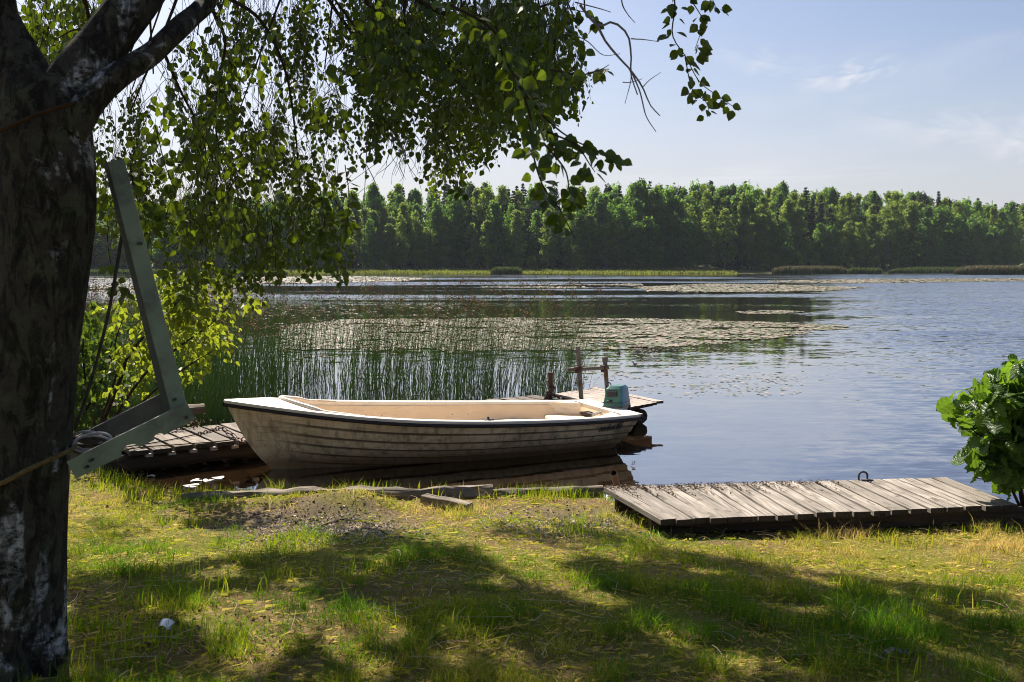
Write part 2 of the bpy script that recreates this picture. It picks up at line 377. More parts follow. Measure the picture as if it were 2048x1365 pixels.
# ------------------------------------------------------------------ leaves
LEAF = np.array([(0, 0), (-.30, .16), (-.42, .36), (-.30, .66), (0, 1), (.30, .66), (.42, .36), (.30, .16)])
ROUND = np.array([(0, 0), (-.36, .14), (-.50, .45), (-.36, .82), (0, .97), (.36, .82), (.50, .45), (.36, .14)])
def leaf_mesh(name, P, D, N, S, mat, shape=LEAF, fold=0.25, parent=None, r=None, curl=0.0):
    """one mesh of many leaves: P base points, D midrib directions, N normals, S sizes"""
    P = np.asarray(P); D = unit(D); N = unit(N - D * np.sum(N * D, 1, keepdims=True)); W = np.cross(D, N); k = len(P)
    lx, ly = shape[:, 0], shape[:, 1]
    V = (P[:, None, :] + D[:, None, :] * (ly[None, :, None] * S[:, None, None]) + W[:, None, :] * (lx[None, :, None] * S[:, None, None])
         + N[:, None, :] * ((fold * np.abs(lx) - curl * ly ** 2)[None, :, None] * S[:, None, None]))
    idx = np.array([0, 1, 2, 3, 4, 0, 4, 5, 6, 7])
    loops = (np.arange(k)[:, None] * 8 + idx[None, :]).ravel()
    st = np.arange(2 * k) * 5; tot = np.full(2 * k, 5)
    r = RNG.uniform(0, 1, k) if r is None else r
    uv = np.tile(np.stack([lx, ly, 0 * lx], -1), (k, 1))
    me = np_mesh(name, V.reshape(-1, 3), loops, st, tot, [mat], {'r': np.repeat(r, 8), 'g': uv})
    return link(name, me, parent)

def pleat_template(rows=9):
    """a toothed, pleated broad leaf as a small grid"""
    T, Q = [], []
    for j in range(rows):
        y = j / (rows - 1); w_ = .50 * math.sin(math.pi * min(1, .04 + .96 * y) ** .85) ** .62
        for i in range(-2, 3):
            s = i / 2; k = w_ * s * ((1.10 if j % 2 else .92) if abs(i) == 2 else 1)
            T.append((k, y - .10 * abs(s) * (y > 0), .16 * abs(k) + (.030 if j % 2 else -.030) * abs(s) - .16 * y * y))
    for j in range(rows - 1):
        for i in range(4): a = j * 5 + i; Q.append((a, a + 1, a + 6, a + 5))
    return np.array(T), np.array(Q)
def pleated_leaf_mesh(name, P, D, N, S, mat, parent=None, r=None):
    T, Q = pleat_template(); P = np.asarray(P); D = unit(D); N = unit(N - D * np.sum(N * D, 1, keepdims=True)); W = np.cross(D, N); k = len(P); nv = len(T)
    S3 = S[:, None, None]
    V = P[:, None] + (W[:, None] * T[None, :, :1] + D[:, None] * T[None, :, 1:2] + N[:, None] * T[None, :, 2:3]) * S3
    loops = ((np.arange(k) * nv)[:, None, None] + Q[None]).ravel(); nf = k * len(Q)
    g = np.tile(np.stack([T[:, 0], T[:, 1], 0 * T[:, 0]], -1), (k, 1))
    return link(name, np_mesh(name, V.reshape(-1, 3), loops, np.arange(nf) * 4, np.full(nf, 4), [mat], {'r': np.repeat(r, nv), 'g': g}, smooth=False), parent)

class Leaves:
    def __init__(s): s.P = []; s.D = []; s.N = []; s.S = []; s.r = []
    def shoot(s, p, n, length, size, droop=1.0, az=None, tw=None, rad=0.0012):
        """a short hanging shoot with alternate leaves"""
        az = random.uniform(0, 2 * math.pi) if az is None else az
        d = np.array([math.cos(az) * 0.6, math.sin(az) * 0.6, -droop + random.uniform(-.2, .5)]); d = d / np.linalg.norm(d)
        pts = [np.asarray(p, float)]
        for i in range(n):
            d = unit(d + np.array([random.gauss(0, .12), random.gauss(0, .12), -0.10])); pts.append(pts[-1] + d * (length / n))
            if i == 0 and n > 3: continue
            sd = 1 if i % 2 else -1
            side = unit(np.cross(d, [0.3, 0.2, 1.0])) * sd
            ld = unit(d * 0.5 + side * random.uniform(.3, .9) + np.array([random.gauss(0, .3), random.gauss(0, .3), -random.uniform(0.1, .9)]))
            nm = np.array([random.gauss(0, .6), random.gauss(0, .6), random.gauss(.4, .5)])
            if abs(np.dot(unit(nm), ld)) > .95: nm = nm + np.array([.5, .1, .3])
            s.P.append(pts[-1] + ld * size * 0.25); s.D.append(ld); s.N.append(nm); s.S.append(size * random.choice((.5, .7, .85, 1, 1, 1.1, 1.25)) * random.uniform(.9, 1.1)); s.r.append(random.random())
        if tw is not None: tw.tube(np.array(pts), rad, 3, False)
        return pts
    def build(s, name, mat, parent=None, **kw):
        if kw.get('shape') is ROUND: return pleated_leaf_mesh(name, np.array(s.P), np.array(s.D), np.array(s.N), np.array(s.S), mat, parent, np.array(s.r))
        return leaf_mesh(name, np.array(s.P), np.array(s.D), np.array(s.N), np.array(s.S), mat, parent=parent, r=np.array(s.r), **kw)
# ------------------------------------------------------------------ camera, sky, sun
cam = bpy.data.cameras.new('camera'); cam.lens = 35; cam.sensor_width = 36; cam.clip_start = 0.05; cam.clip_end = 3000
cam.dof.use_dof = True; cam.dof.focus_distance = 10.6; cam.dof.aperture_fstop = 7.0
camo = bpy.data.objects.new('camera', cam); COL.objects.link(camo)
camo.location = EYE; camo.rotation_euler = (math.pi / 2 - PITCH, 0, 0); scene.camera = camo

HAZE = 0.00011
SKY_STR, SUN_STR, EXPO = 0.059, 5.0, 0.95
w = bpy.data.worlds.new('World'); scene.world = w; w.use_nodes = True
nt = w.node_tree; nt.nodes.clear()
sky = nt.nodes.new('ShaderNodeTexSky'); sky.sky_type = 'NISHITA'; sky.sun_disc = False
sky.sun_elevation = SUN_EL; sky.sun_rotation = SUN_AZ; sky.altitude = 0; sky.air_density = 1.0; sky.dust_density = 2.3; sky.ozone_density = 3.2
tcw = nt.nodes.new('ShaderNodeTexCoord')
mp = nt.nodes.new('ShaderNodeMapping'); mp.inputs['Scale'].default_value = (1.6, 1.6, 7.5); mp.inputs['Location'].default_value = (1.75, 0.6, 0.15)
nt.links.new(tcw.outputs['Generated'], mp.inputs[0])
cn = nt.nodes.new('ShaderNodeTexNoise'); cn.inputs['Scale'].default_value = 1.5; cn.inputs['Detail'].default_value = 7; cn.inputs['Roughness'].default_value = 0.52; cn.inputs['Distortion'].default_value = 0.9
nt.links.new(mp.outputs[0], cn.inputs['Vector'])
mr = nt.nodes.new('ShaderNodeMapRange'); mr.inputs[1].default_value = 0.55; mr.inputs[2].default_value = 0.82; mr.inputs[4].default_value = 0.40
nt.links.new(cn.outputs[0], mr.inputs[0])
mxw = nt.nodes.new('ShaderNodeMix'); mxw.data_type = 'RGBA'
nt.links.new(mr.outputs[0], mxw.inputs[0]); nt.links.new(sky.outputs[0], mxw.inputs[6]); mxw.inputs[7].default_value = (7.2, 7.3, 7.6, 1)
bg = nt.nodes.new('ShaderNodeBackground'); bg.inputs[1].default_value = SKY_STR
sz_w = nt.nodes.new('ShaderNodeSeparateXYZ'); nt.links.new(tcw.outputs['Generated'], sz_w.inputs[0])
hzw = nt.nodes.new('ShaderNodeMapRange'); hzw.interpolation_type = 'SMOOTHSTEP'; hzw.inputs[1].default_value = .26; hzw.inputs[2].default_value = 0.0; hzw.inputs[4].default_value = .55; nt.links.new(sz_w.outputs[2], hzw.inputs[0])
mhz = nt.nodes.new('ShaderNodeMix'); mhz.data_type = 'RGBA'; nt.links.new(hzw.outputs[0], mhz.inputs[0]); nt.links.new(mxw.outputs[2], mhz.inputs[6]); mhz.inputs[7].default_value = (7.5, 7.55, 7.6, 1)   # milky summer air low over the forest
wisp_prev = mhz.outputs[2]
for (wx, wy, sx_, sz_, amt, tilt) in [(1695, 150, .055, .016, .75, -.18), (1880, 255, .09, .022, .40, .1), (2030, 275, .06, .03, .5, .35), (1520, 120, .06, .02, .3, .2), (1450, 352, .22, .012, .45, 0.0)]:
    dv = ray(wx, wy); dv = dv / np.linalg.norm(dv); az_ = math.atan2(dv[0], dv[1])
    m1 = nt.nodes.new('ShaderNodeVectorMath'); m1.operation = 'SUBTRACT'; nt.links.new(tcw.outputs['Generated'], m1.inputs[0]); m1.inputs[1].default_value = tuple(dv)
    m2 = nt.nodes.new('ShaderNodeMapping'); m2.vector_type = 'TEXTURE'; m2.inputs['Rotation'].default_value = (0, tilt, -az_); m2.inputs['Scale'].default_value = (sx_, .3, sz_); nt.links.new(m1.outputs[0], m2.inputs[0])
    nz = nt.nodes.new('ShaderNodeTexNoise'); nz.inputs['Scale'].default_value = 1.6; nz.inputs['Detail'].default_value = 6; nz.inputs['Distortion'].default_value = 1.0; nt.links.new(m2.outputs[0], nz.inputs['Vector'])
    gr_ = nt.nodes.new('ShaderNodeTexGradient'); gr_.gradient_type = 'SPHERICAL'; nt.links.new(m2.outputs[0], gr_.inputs[0])
    k1_ = nt.nodes.new('ShaderNodeMapRange'); k1_.inputs[1].default_value = .42; k1_.inputs[2].default_value = .72; nt.links.new(nz.outputs[0], k1_.inputs[0])
    k2_ = nt.nodes.new('ShaderNodeMath'); k2_.operation = 'MULTIPLY'; nt.links.new(k1_.outputs[0], k2_.inputs[0]); nt.links.new(gr_.outputs['Fac'], k2_.inputs[1])
    k3_ = nt.nodes.new('ShaderNodeMath'); k3_.operation = 'MULTIPLY'; k3_.use_clamp = True; nt.links.new(k2_.outputs[0], k3_.inputs[0]); k3_.inputs[1].default_value = amt * 1.6
    mw_ = nt.nodes.new('ShaderNodeMix'); mw_.data_type = 'RGBA'; nt.links.new(k3_.outputs[0], mw_.inputs[0]); nt.links.new(wisp_prev, mw_.inputs[6]); mw_.inputs[7].default_value = (8.0, 8.0, 7.9, 1); wisp_prev = mw_.outputs[2]
tint = nt.nodes.new('ShaderNodeMix'); tint.data_type = 'RGBA'; tint.blend_type = 'MULTIPLY'; tint.inputs[0].default_value = 1.0
nt.links.new(wisp_prev, tint.inputs[6]); tint.inputs[7].default_value = (0.97, 0.965, 1.03, 1)
nt.links.new(tint.outputs[2], bg.inputs[0])
wo = nt.nodes.new('ShaderNodeOutputWorld'); nt.links.new(bg.outputs[0], wo.inputs[0])

sl = bpy.data.lights.new('sun', 'SUN'); sl.energy = SUN_STR; sl.angle = R(0.55); sl.color = (1.0, 0.92, 0.80)
so = bpy.data.objects.new('sun', sl); COL.objects.link(so)
so.rotation_euler = Vector(SUN).to_track_quat('Z', 'Y').to_euler(); so.location = (-20, 40, 50)
vs = scene.view_settings; vs.view_transform = 'Standard'; vs.look = 'None'; vs.gamma = 1; vs.use_curve_mapping = False; vs.exposure = EXPO
scene.cycles.max_bounces = 8; scene.cycles.transparent_max_bounces = 8; scene.cycles.use_denoising = True; scene.cycles.filter_width = 1.0
scene.cycles.caustics_reflective = False; scene.cycles.caustics_refractive = False
scene.cycles.sample_clamp_indirect = 4.0

hz = bpy.data.materials.new('haze'); hz.use_nodes = True; hz.node_tree.nodes.clear()
pv = hz.node_tree.nodes.new('ShaderNodeVolumePrincipled'); pv.inputs['Color'].default_value = (0.80, 0.88, 1.0, 1); pv.inputs['Density'].default_value = HAZE
ho = hz.node_tree.nodes.new('ShaderNodeOutputMaterial'); hz.node_tree.links.new(pv.outputs[0], ho.inputs['Volume'])
hv = [(x, y, z) for z in (-13.0, 60.0) for x, y in ((-720, -40), (720, -40), (720, 1800), (-720, 1800))]
hm = bpy.data.meshes.new('haze'); hm.from_pydata(hv, [], [(3, 2, 1, 0), (4, 5, 6, 7), (0, 1, 5, 4), (1, 2, 6, 5), (2, 3, 7, 6), (3, 0, 4, 7)]); hm.materials.append(hz)
if HAZE > 0: tag(link('haze', hm), kind='stuff')
scene.cycles.volume_bounces = 0; scene.cycles.volume_max_steps = 32

# ------------------------------------------------------------------ near bank
SX = [-40, -15, -9, -6.5, -5.2, -4.6, -4.1, -3.75, -3.4, -2.9, -2.0, 0.0, 0.75, 1.2, 2.2, 3.4, 4.2, 5.5, 8, 14, 40]
SY = [24, 20, 16, 13.6, 12.2, 11.2, 9.9, 9.15, 8.75, 8.5, 8.45, 8.35, 8.25, 7.9, 7.65, 7.6, 7.9, 8.6, 9.5, 11, 14]
def shore(x): return np.interp(x, SX, SY)
def smooth01(a): a = np.clip(a, 0, 1); return a * a * (3 - 2 * a)
def ground_z(x, y):
    x = np.asarray(x, float); y = np.asarray(y, float)
    d = shore(x) + 0.10 * (vnoise(x * 3, y * 0 + 3, 4) - 0.5) - y
    land = 0.13 * smooth01(d / 0.35 + 0.4) + 0.31 * smooth01((d - 0.2) / 4.2)
    under = -0.9 * smooth01(-d / 3.0) - 0.12 * smooth01(-d / 0.3)
    z = np.where(d > -0.14, land, 0) + np.minimum(under, 0)
    z = z + 0.045 * (vnoise(x * 1.4, y * 1.4, 2) - 0.5) * smooth01(d / 0.6) + 0.02 * (vnoise(x * 7, y * 7, 3) - 0.5) * smooth01(d / 0.3)
    z = z + 0.13 * np.exp(-(((x + 1.28) / 0.36) ** 2 + ((y - 7.55) / 0.30) ** 2))          # mound by the log
    z = z + 0.06 * np.exp(-(((x + 1.9) / 0.5) ** 2 + ((y - 7.6) / 0.35) ** 2))
    z = z + 0.06 * np.exp(-(((x + 1.86) / 0.5) ** 2 + ((y - 3.78) / 0.5) ** 2))             # swell round the birch
    return z

def axis(parts):
    return np.unique(np.concatenate([np.arange(a, b, s) for a, b, s in parts] + [[parts[-1][1]]]))
gx = axis([(-40, -8, 2.0), (-8, 8, 0.07), (8, 40, 2.0)]); gy = axis([(-25, 1.5, 1.5), (1.5, 10.5, 0.07), (10.5, 26, 0.5)])
X, Y = np.meshgrid(gx, gy); Z = ground_z(X, Y)
n0, n1 = X.shape
ii = (np.arange(n0 - 1)[:, None] * n1 + np.arange(n1 - 1)[None, :]).ravel()
loops = np.stack([ii, ii + 1, ii + n1 + 1, ii + n1], 1).ravel()

n = NT('bank_soil'); p = n.pos()
a = n.noise(p, 1.1, 5, 0.6); b = n.noise(p, 26, 5, 0.7); c = n.noise(p, 110, 3, 0.6)
soil = n.mix(b.outputs[0], (0.05, 0.036, 0.014), (0.32, 0.21, 0.09))
moss = n.mix(c.outputs[0], (0.045, 0.06, 0.006), (0.26, 0.23, 0.03))
col = n.mix(n.rng(a.outputs[0], 0.42, 0.58), soil, moss)
col = n.mix(n.rng(b.outputs[0], 0.56, 0.68, 0, 0.8), col, (0.52, 0.38, 0.22))
for (cx_, cy_, rx_, ry_) in ((-1.5, 7.0, .85, .62), (.45, 7.45, .85, .45)):      # trodden bare earth by the log
    q_ = n.n('ShaderNodeVectorMath', {0: n.map(p, (1 / rx_, 1 / ry_, 0), (-cx_ / rx_, -cy_ / ry_, 0))}, operation='LENGTH').outputs['Value']
    f_ = n.rng(n.math('ADD', q_, n.math('MULTIPLY', n.math('SUBTRACT', a.outputs[0], 0.5), 1.6)), 1.0, 0.65, 0, 0.8)
    col = n.mix(f_, col, n.mix(b.outputs[0], (0.035, 0.025, 0.017), (0.24, 0.18, 0.125)))
zz = n.n('ShaderNodeSeparateXYZ', {0: p}).outputs[2]
col = n.mix(n.rng(zz, 0.02, 0.10), (0.030, 0.020, 0.011), col)
M['soil'] = n.done(n.bsdf(col, 0.95, 0.1, 0, n.bump(n.math('ADD', b.outputs[0], c.outputs[0]), 0.7, 0.02)))
me = np_mesh('ground', np.stack([X, Y, Z], -1).reshape(-1, 3), loops, np.arange(len(ii)) * 4, np.full(len(ii), 4), [M['soil']], smooth=True)
tag(link('ground', me), kind='structure')

# ------------------------------------------------------------------ lake
n = NT('lake_water'); p = n.pos()
sp = n.n('ShaderNodeSeparateXYZ', {0: p}); px_, py_ = sp.outputs[0], sp.outputs[1]
fine = n.noise(n.map(p, (2.6, 6.5, 1), (3, 1, 0)), 1.0, 3, 0.55)        # wavelets, crests across the view
mid = n.noise(n.map(p, (0.55, 1.5, 1)), 1.0, 2, 0.5)
micro = n.noise(n.map(p, (9, 20, 1)), 1.0, 2, 0.5)
lanes = n.noise(n.map(p, (0.012, 0.055, 1), (2.3, 5.1, 0)), 1.0, 4, 0.6, 0.6)
lanes2 = n.noise(n.map(p, (0.05, 0.16, 1), (7.3, 1.1, 0)), 1.0, 3, 0.5, 0.4)
open_ = n.math('SUBTRACT', n.math('SUBTRACT', px_, n.math('MULTIPLY', py_, 0.30)), 1.2)     # breeze beyond the lee of the bay
open_ = n.rng(n.math('ADD', open_, n.math('MULTIPLY', n.math('SUBTRACT', lanes2.outputs[0], 0.5), n.math('MULTIPLY', py_, 0.20))), -1.5, 4.0)
farb = n.math('MULTIPLY', n.rng(py_, 48, 85), n.rng(lanes.outputs[0], 0.47, 0.57))
brz = n.math('MAXIMUM', n.math('MULTIPLY', open_, n.rng(lanes2.outputs[0], 0.25, 0.6, 0.55, 1.0)), farb)
amp = n.rng(brz, 0.0, 1.0, 0.045, 0.80)
midamp = n.rng(brz, 0.0, 1.0, 0.035, 0.20)
def slope(tex, amp_, ky):
    v = n.n('ShaderNodeVectorMath', {0: tex.outputs[1], 1: (0.5, 0.5, 0.5)}, operation='SUBTRACT').outputs[0]
    v = n.n('ShaderNodeVectorMath', {0: v, 1: (0.45, ky, 0.0)}, operation='MULTIPLY').outputs[0]
    return n.n('ShaderNodeVectorMath', {0: v, 'Scale': amp_}, operation='SCALE').outputs[0]
s1 = slope(fine, amp, 1.0); s2 = slope(mid, midamp, 1.0); s3 = slope(micro, n.math('MULTIPLY', amp, 0.4), 1.0)
v = n.n('ShaderNodeVectorMath', {0: s1, 1: s2}, operation='ADD').outputs[0]
v = n.n('ShaderNodeVectorMath', {0: v, 1: s3}, operation='ADD').outputs[0]
v = n.n('ShaderNodeVectorMath', {0: v, 1: n.n('ShaderNodeCombineXYZ', {1: n.math('MULTIPLY', brz, -0.10), 2: 1.0}).outputs[0]}, operation='ADD').outputs[0]   # of a rough surface seen low, mostly the near flanks show
nm = n.n('ShaderNodeVectorMath', {0: v}, operation='NORMALIZE').outputs[0]
fr_ = n.math('POWER', n.n('ShaderNodeFresnel', {'IOR': 1.333, 'Normal': nm}).outputs[0], 0.46)
deep = n.bsdf((0.020, 0.011, 0.005), 0.6, 0.0); mir = n.n('ShaderNodeBsdfGlossy', {'Color': (0.97, 0.98, 1, 1), 'Roughness': 0.03, 'Normal': nm}).outputs[0]
M['water'] = n.done(n.n('ShaderNodeMixShader', {0: fr_, 1: deep, 2: mir}).outputs[0])
wv = [(-700, -3, 0), (700, -3, 0), (700, 420, 0), (-700, 420, 0)]
me = np_mesh('lake', np.array(wv, float), np.arange(4), [0], [4], [M['water']])
tag(link('lake', me), kind='structure')

# ------------------------------------------------------------------ lily pads
n = NT('lily_pad'); r = n.attr('r').outputs['Fac']
col = n.ramp(r, [(0, (0.05, 0.085, 0.022)), (0.3, (0.10, 0.12, 0.045)), (0.6, (0.20, 0.165, 0.115)), (1, (0.36, 0.27, 0.22))])  # beige-pink stops paint the sky sheen over green pads
M['pad'] = n.done(n.bsdf(col, 0.65, 0.35, 0))
n = NT('lily_pad_glint')
M['pad_glint'] = n.done(n.bsdf((0.55, 0.53, 0.52), 0.30, 0.9, 0))  # whitish base colour paints the sky's glint on the single pads

def pads(name, poly, count, size, label, thr=0.42, nsx=3.0, nsy=6.0, seed=3, lift=0.012, tilt=0.03, mat='pad', edge=0.0):
    """floating leaves scattered over a stretch of water (poly gives its outline on the water)"""
    q = np.array([onz(x, y)[:2] for x, y in poly]); lo, hi = q.min(0), q.max(0)
    P = np.zeros((0, 2)); tries = 0
    while len(P) < count and tries < 60:
        c = RNG.uniform(lo, hi, (count * 2, 2)); k = in_poly(c[:, 0], c[:, 1], q.tolist())
        k &= vnoise(c[:, 0] / nsx, c[:, 1] / nsy, seed) > thr + RNG.uniform(-.06, .06, len(c)); P = np.vstack([P, c[k]]); tries += 1
    P = P[:count]; k = len(P); S = size * RNG.uniform(.55, 1.2, k)
    th = np.linspace(0, 2 * math.pi, 9)[:-1]; rot = RNG.uniform(0, 6.28, k)
    tx, ty = RNG.normal(0, tilt, k), RNG.normal(0, tilt, k)
    cx = np.cos(th[None] + rot[:, None]) * S[:, None] * (1 - 0.35 * (np.arange(8) == 0))[None]
    cy = np.sin(th[None] + rot[:, None]) * S[:, None] * (1 - 0.35 * (np.arange(8) == 0))[None]
    curl = np.abs(RNG.normal(0, 0.05, (k, 8))) * S[:, None]
    V = np.stack([P[:, :1] + cx, P[:, 1:] + cy, lift + tx[:, None] * cx + ty[:, None] * cy + curl + 0.02 * S[:, None]], -1)
    me = np_mesh(name, V.reshape(-1, 3), np.arange(k * 8), np.arange(k) * 8, np.full(k, 8), [M[mat]], {'r': np.repeat(RNG.uniform(0, 1, k), 8)})
    o = link(name, me); tag(o, label, 'lily pads', 'belts of floating lily pads', 'stuff'); return o

pads('lily_pads', [(560, 652), (700, 640), (1100, 636), (1400, 640), (1640, 648), (1725, 656), (1650, 662), (1560, 676), (1420, 690), (1250, 700), (1050, 702), (560, 704)],
     13500, 0.092, 'wide pinkish belt of floating lily pads reaching past the reed bed into open water', 0.385, 1.3, .8, 3)
pads('lily_pads', [(1150, 690), (1420, 684), (1560, 690), (1620, 740), (1600, 790), (1400, 800), (1150, 770)],
     1100, 0.036, 'thin scatter of small floating leaves beyond the outboard motor and platform', 0.44, 0.9, 0.5, 8)
pads('lily_pads', [(400, 612), (900, 606), (1000, 640), (1000, 720), (400, 720)], 1000, 0.10, 'broken lily pads floating between the reed stems', 0.52, 2.5, 0.7, 11)
pads('lily_pads', [(180, 556), (480, 562), (520, 600), (480, 622), (180, 615)], 6000, 0.16, 'pale lily pads on the water beyond the grey-green frame', 0.40, 5, 2.5, 21)
pads('lily_pads', [(480, 555), (700, 553), (868, 557), (800, 563), (640, 567), (480, 568)], 7000, 0.42, 'pale pink band of lily pads near the far reeds at the meadow end', 0.26, 12, 9, 5)
pads('lily_pads', [(1270, 575), (1420, 568), (1560, 570), (1740, 576), (1640, 583), (1450, 585), (1300, 583)], 9000, 0.26, 'pinkish band of lily pads lying before the plumed reed patch', 0.24, 12, 8, 6)
pads('lily_pads', [(1530, 563), (1700, 559), (2100, 557), (2100, 562), (1900, 565), (1700, 567), (1560, 566)], 8000, 0.36, 'long thin band of lily pads below the rusty-topped reed patch', 0.26, 14, 9, 7)
pads('lily_pads', [(1470, 624), (1560, 621), (1615, 624), (1560, 629), (1490, 629)], 260, 0.12, 'small bright raft of lily pads on the dark reflection', 0.30, 2, 1, 9)
pads('lily_pads', [(960, 570), (1280, 568), (1290, 574), (1100, 577), (960, 575)], 900, 0.22, 'loose line of lily pads in mid lake before the meadow', 0.48, 8, 5, 12)

# single pads in the dark water before the bow
n1_ = 0
for (px, py, s, lab) in [(381, 974, .075, 'round white-looking lily pad nearest the grassy bank'), (393, 964, .055, 'small pale lily pad behind the round one in dark water'),
                         (418, 963, .055, 'narrow pale lily pad touching the outermost one by the bow'), (435, 958, .06, 'outermost pale lily pad nearest the boat bow'),
                         (302, 955, .04, 'tiny pale lily pad under the walkway log')]:
    c = onz(px, py); mb = MB(); th = np.linspace(0.25, 6.03, 22)
    rr = s * (1 + 0.06 * np.sin(3 * th + n1_))
    vsx = [(c[0], c[1], 0.012)] + [(c[0] + rr[i] * math.cos(th[i] + n1_), c[1] + rr[i] * math.sin(th[i] + n1_) * 0.95, 0.014 + 0.006 * math.sin(2 * th[i])) for i in range(22)]
    mb.add(vsx, [(0, i + 1, i + 2) for i in range(21)])
    tag(mb.build('lily_pad', M['pad_glint']), lab, 'lily pad', 'single lily pads in the dark water by the bow'); n1_ += 1

# ------------------------------------------------------------------ far shore
def far_front(x): return 284 + np.maximum(0, x - 35) * 0.42 - np.maximum(0, -x - 70) * 0.1
gx2 = np.linspace(-420, 520, 120); off = np.array([-24, -20, -15, -8, 0, 20, 60, 150, 400, 1200]); zz2 = np.array([-0.5, -0.02, 0.12, 0.4, 0.9, 1.4, 3, 5, 8, 12])
V = np.array([[x, far_front(x) + o + (3 * mnoise.noise((x * .05, 0, 1)) if o < 0 else 0), z] for o, z in zip(off, zz2) for x in gx2])
k1 = len(gx2); ii = (np.arange(len(off) - 1)[:, None] * k1 + np.arange(k1 - 1)[None]).ravel()
loops = np.stack([ii, ii + 1, ii + k1 + 1, ii + k1], 1).ravel()
M['far_soil'] = plain_mat('far_shore_soil', (0.10, 0.10, 0.04), 0.95, 0.1, 0, 0.4, 0.3)
tag(link('far_shore', np_mesh('far_shore', V, loops, np.arange(len(ii)) * 4, np.full(len(ii), 4), [M['far_soil']], smooth=True)), kind='structure')

def tufts(name, xs, ys, zs, h, wdt, mats, mi=None, lean=0.15, r=None):
    """upright tapered blades (one triangle-topped strip each)"""
    k = len(xs); a = RNG.uniform(0, math.pi, k); dx, dy = np.cos(a) * wdt / 2, np.sin(a) * wdt / 2
    lx, ly = RNG.normal(lean, .15, k) * h, RNG.normal(0, .12, k) * h
    V = np.empty((k, 5, 3)); B = np.stack([xs, ys, zs], -1); W = np.stack([dx, dy, 0 * dx], -1)
    V[:, 0] = B - W; V[:, 1] = B + W
    mdl = B + np.stack([lx * .35, ly * .35, h * .6], -1); V[:, 2] = mdl + W * .7; V[:, 3] = mdl - W * .7
    V[:, 4] = B + np.stack([lx, ly, h], -1)
    base = np.arange(k)[:, None] * 5
    loops = np.concatenate([base + [0, 1, 2, 3], base + [3, 2, 4]], 1).ravel()
    st = (np.arange(k)[:, None] * 7 + [0, 4]).ravel(); tot = np.tile([4, 3], k)
    r = RNG.uniform(0, 1, k) if r is None else r
    return np_mesh(name, V.reshape(-1, 3), loops, st, tot, mats, {'r': np.repeat(r, 5)}, mi=None if mi is None else np.repeat(mi, 2))

def far_patch(name, x0, x1, yf, depth, h, count, mat, label, cat, dry=0.0, z0=None, ragged=2.0):
    xs = RNG.uniform(x0, x1, count); t = RNG.uniform(0, 1, count)
    ex = np.clip(np.minimum(xs - x0, x1 - xs) / (0.16 * (x1 - x0)), 0, 1) ** .5
    ys = (yf(xs) if callable(yf) else yf) + (t - .5) * depth * ex + ragged * (vnoise(xs / 6, xs * 0, 5) - .5)
    zs = np.zeros(count) - 0.05 if z0 is None else z0(xs, ys)
    hh = h * RNG.uniform(.6, 1.15, count) * (0.45 + 0.55 * ex)
    mi = (RNG.uniform(0, 1, count) < dry).astype(int)
    me = tufts(name, xs, ys, zs, hh, 0.22, [M[mat], M['far_reed_dry']], mi)
    if dry:      # plumes sit at the tops
        zs2 = np.where(mi == 1, hh * .55, 0)
        co = np.empty(len(me.vertices) * 3, np.float32); me.vertices.foreach_get('co', co); co = co.reshape(-1, 5, 3); co[:, :2, 2] += zs2[:, None]; co[:, 2:4, 2] += zs2[:, None] * .4
        me.vertices.foreach_set('co', co.ravel())
    return tag(link(name, me), label, cat, None, 'stuff')

def shore_z(x, y): return np.interp(y - far_front(x), off, zz2)
xs = RNG.uniform(-165, 62, 36000); ys = far_front(xs) + RNG.uniform(-21, 0, 36000) + 3 * (vnoise(xs / 12, xs * 0, 8) - .5)
me = tufts('meadow_grass', xs, ys, shore_z(xs, ys), RNG.uniform(.35, .95, 36000), 0.3, [M['meadow']], r=np.clip(vnoise(xs / 9, ys / 3, 9, 2) * 1.5 - .25 + RNG.normal(0, .15, 36000), 0, 1))
tag(link('meadow_grass', me), 'bright yellow-green sedge meadow along the foot of the far forest', 'meadow', None, 'stuff')
Xat = lambda px, Y: (px - 1024) / FPX * Y
far_patch('reed_patch', Xat(982, 262) , Xat(1042, 262), 258, 6, 1.9, 2600, 'far_reed', 'small dark green reed island standing off the meadow', 'reeds')
far_patch('reed_patch', Xat(1535, 270), Xat(1680, 270), 266, 7, 2.1, 5200, 'far_reed', 'grey-green reed patch with pale plumes at the meadow end', 'reeds', 0.35)
far_patch('reed_patch', Xat(1690, 268), Xat(1760, 268), 268, 5, 1.7, 2200, 'far_reed', 'short plain green reed patch beside the plumed one', 'reeds')
far_patch('reed_patch', Xat(1900, 248), Xat(2090, 248), 246, 7, 2.2, 6500, 'far_reed', 'long reed patch with rusty brown tops standing out in the water', 'reeds', 0.30)
far_patch('reed_patch', Xat(1765, 300), Xat(2100, 310), lambda x: far_front(x) - 20, 6, 1.9, 6500, 'far_reed', 'green reed fringe along the shadowed forest foot', 'reeds')
far_patch('reed_patch', Xat(120, 252), Xat(575, 252), 252, 5, 1.3, 7500, 'far_reed', 'dark green reed fringe seen under the birch leaves', 'reeds')

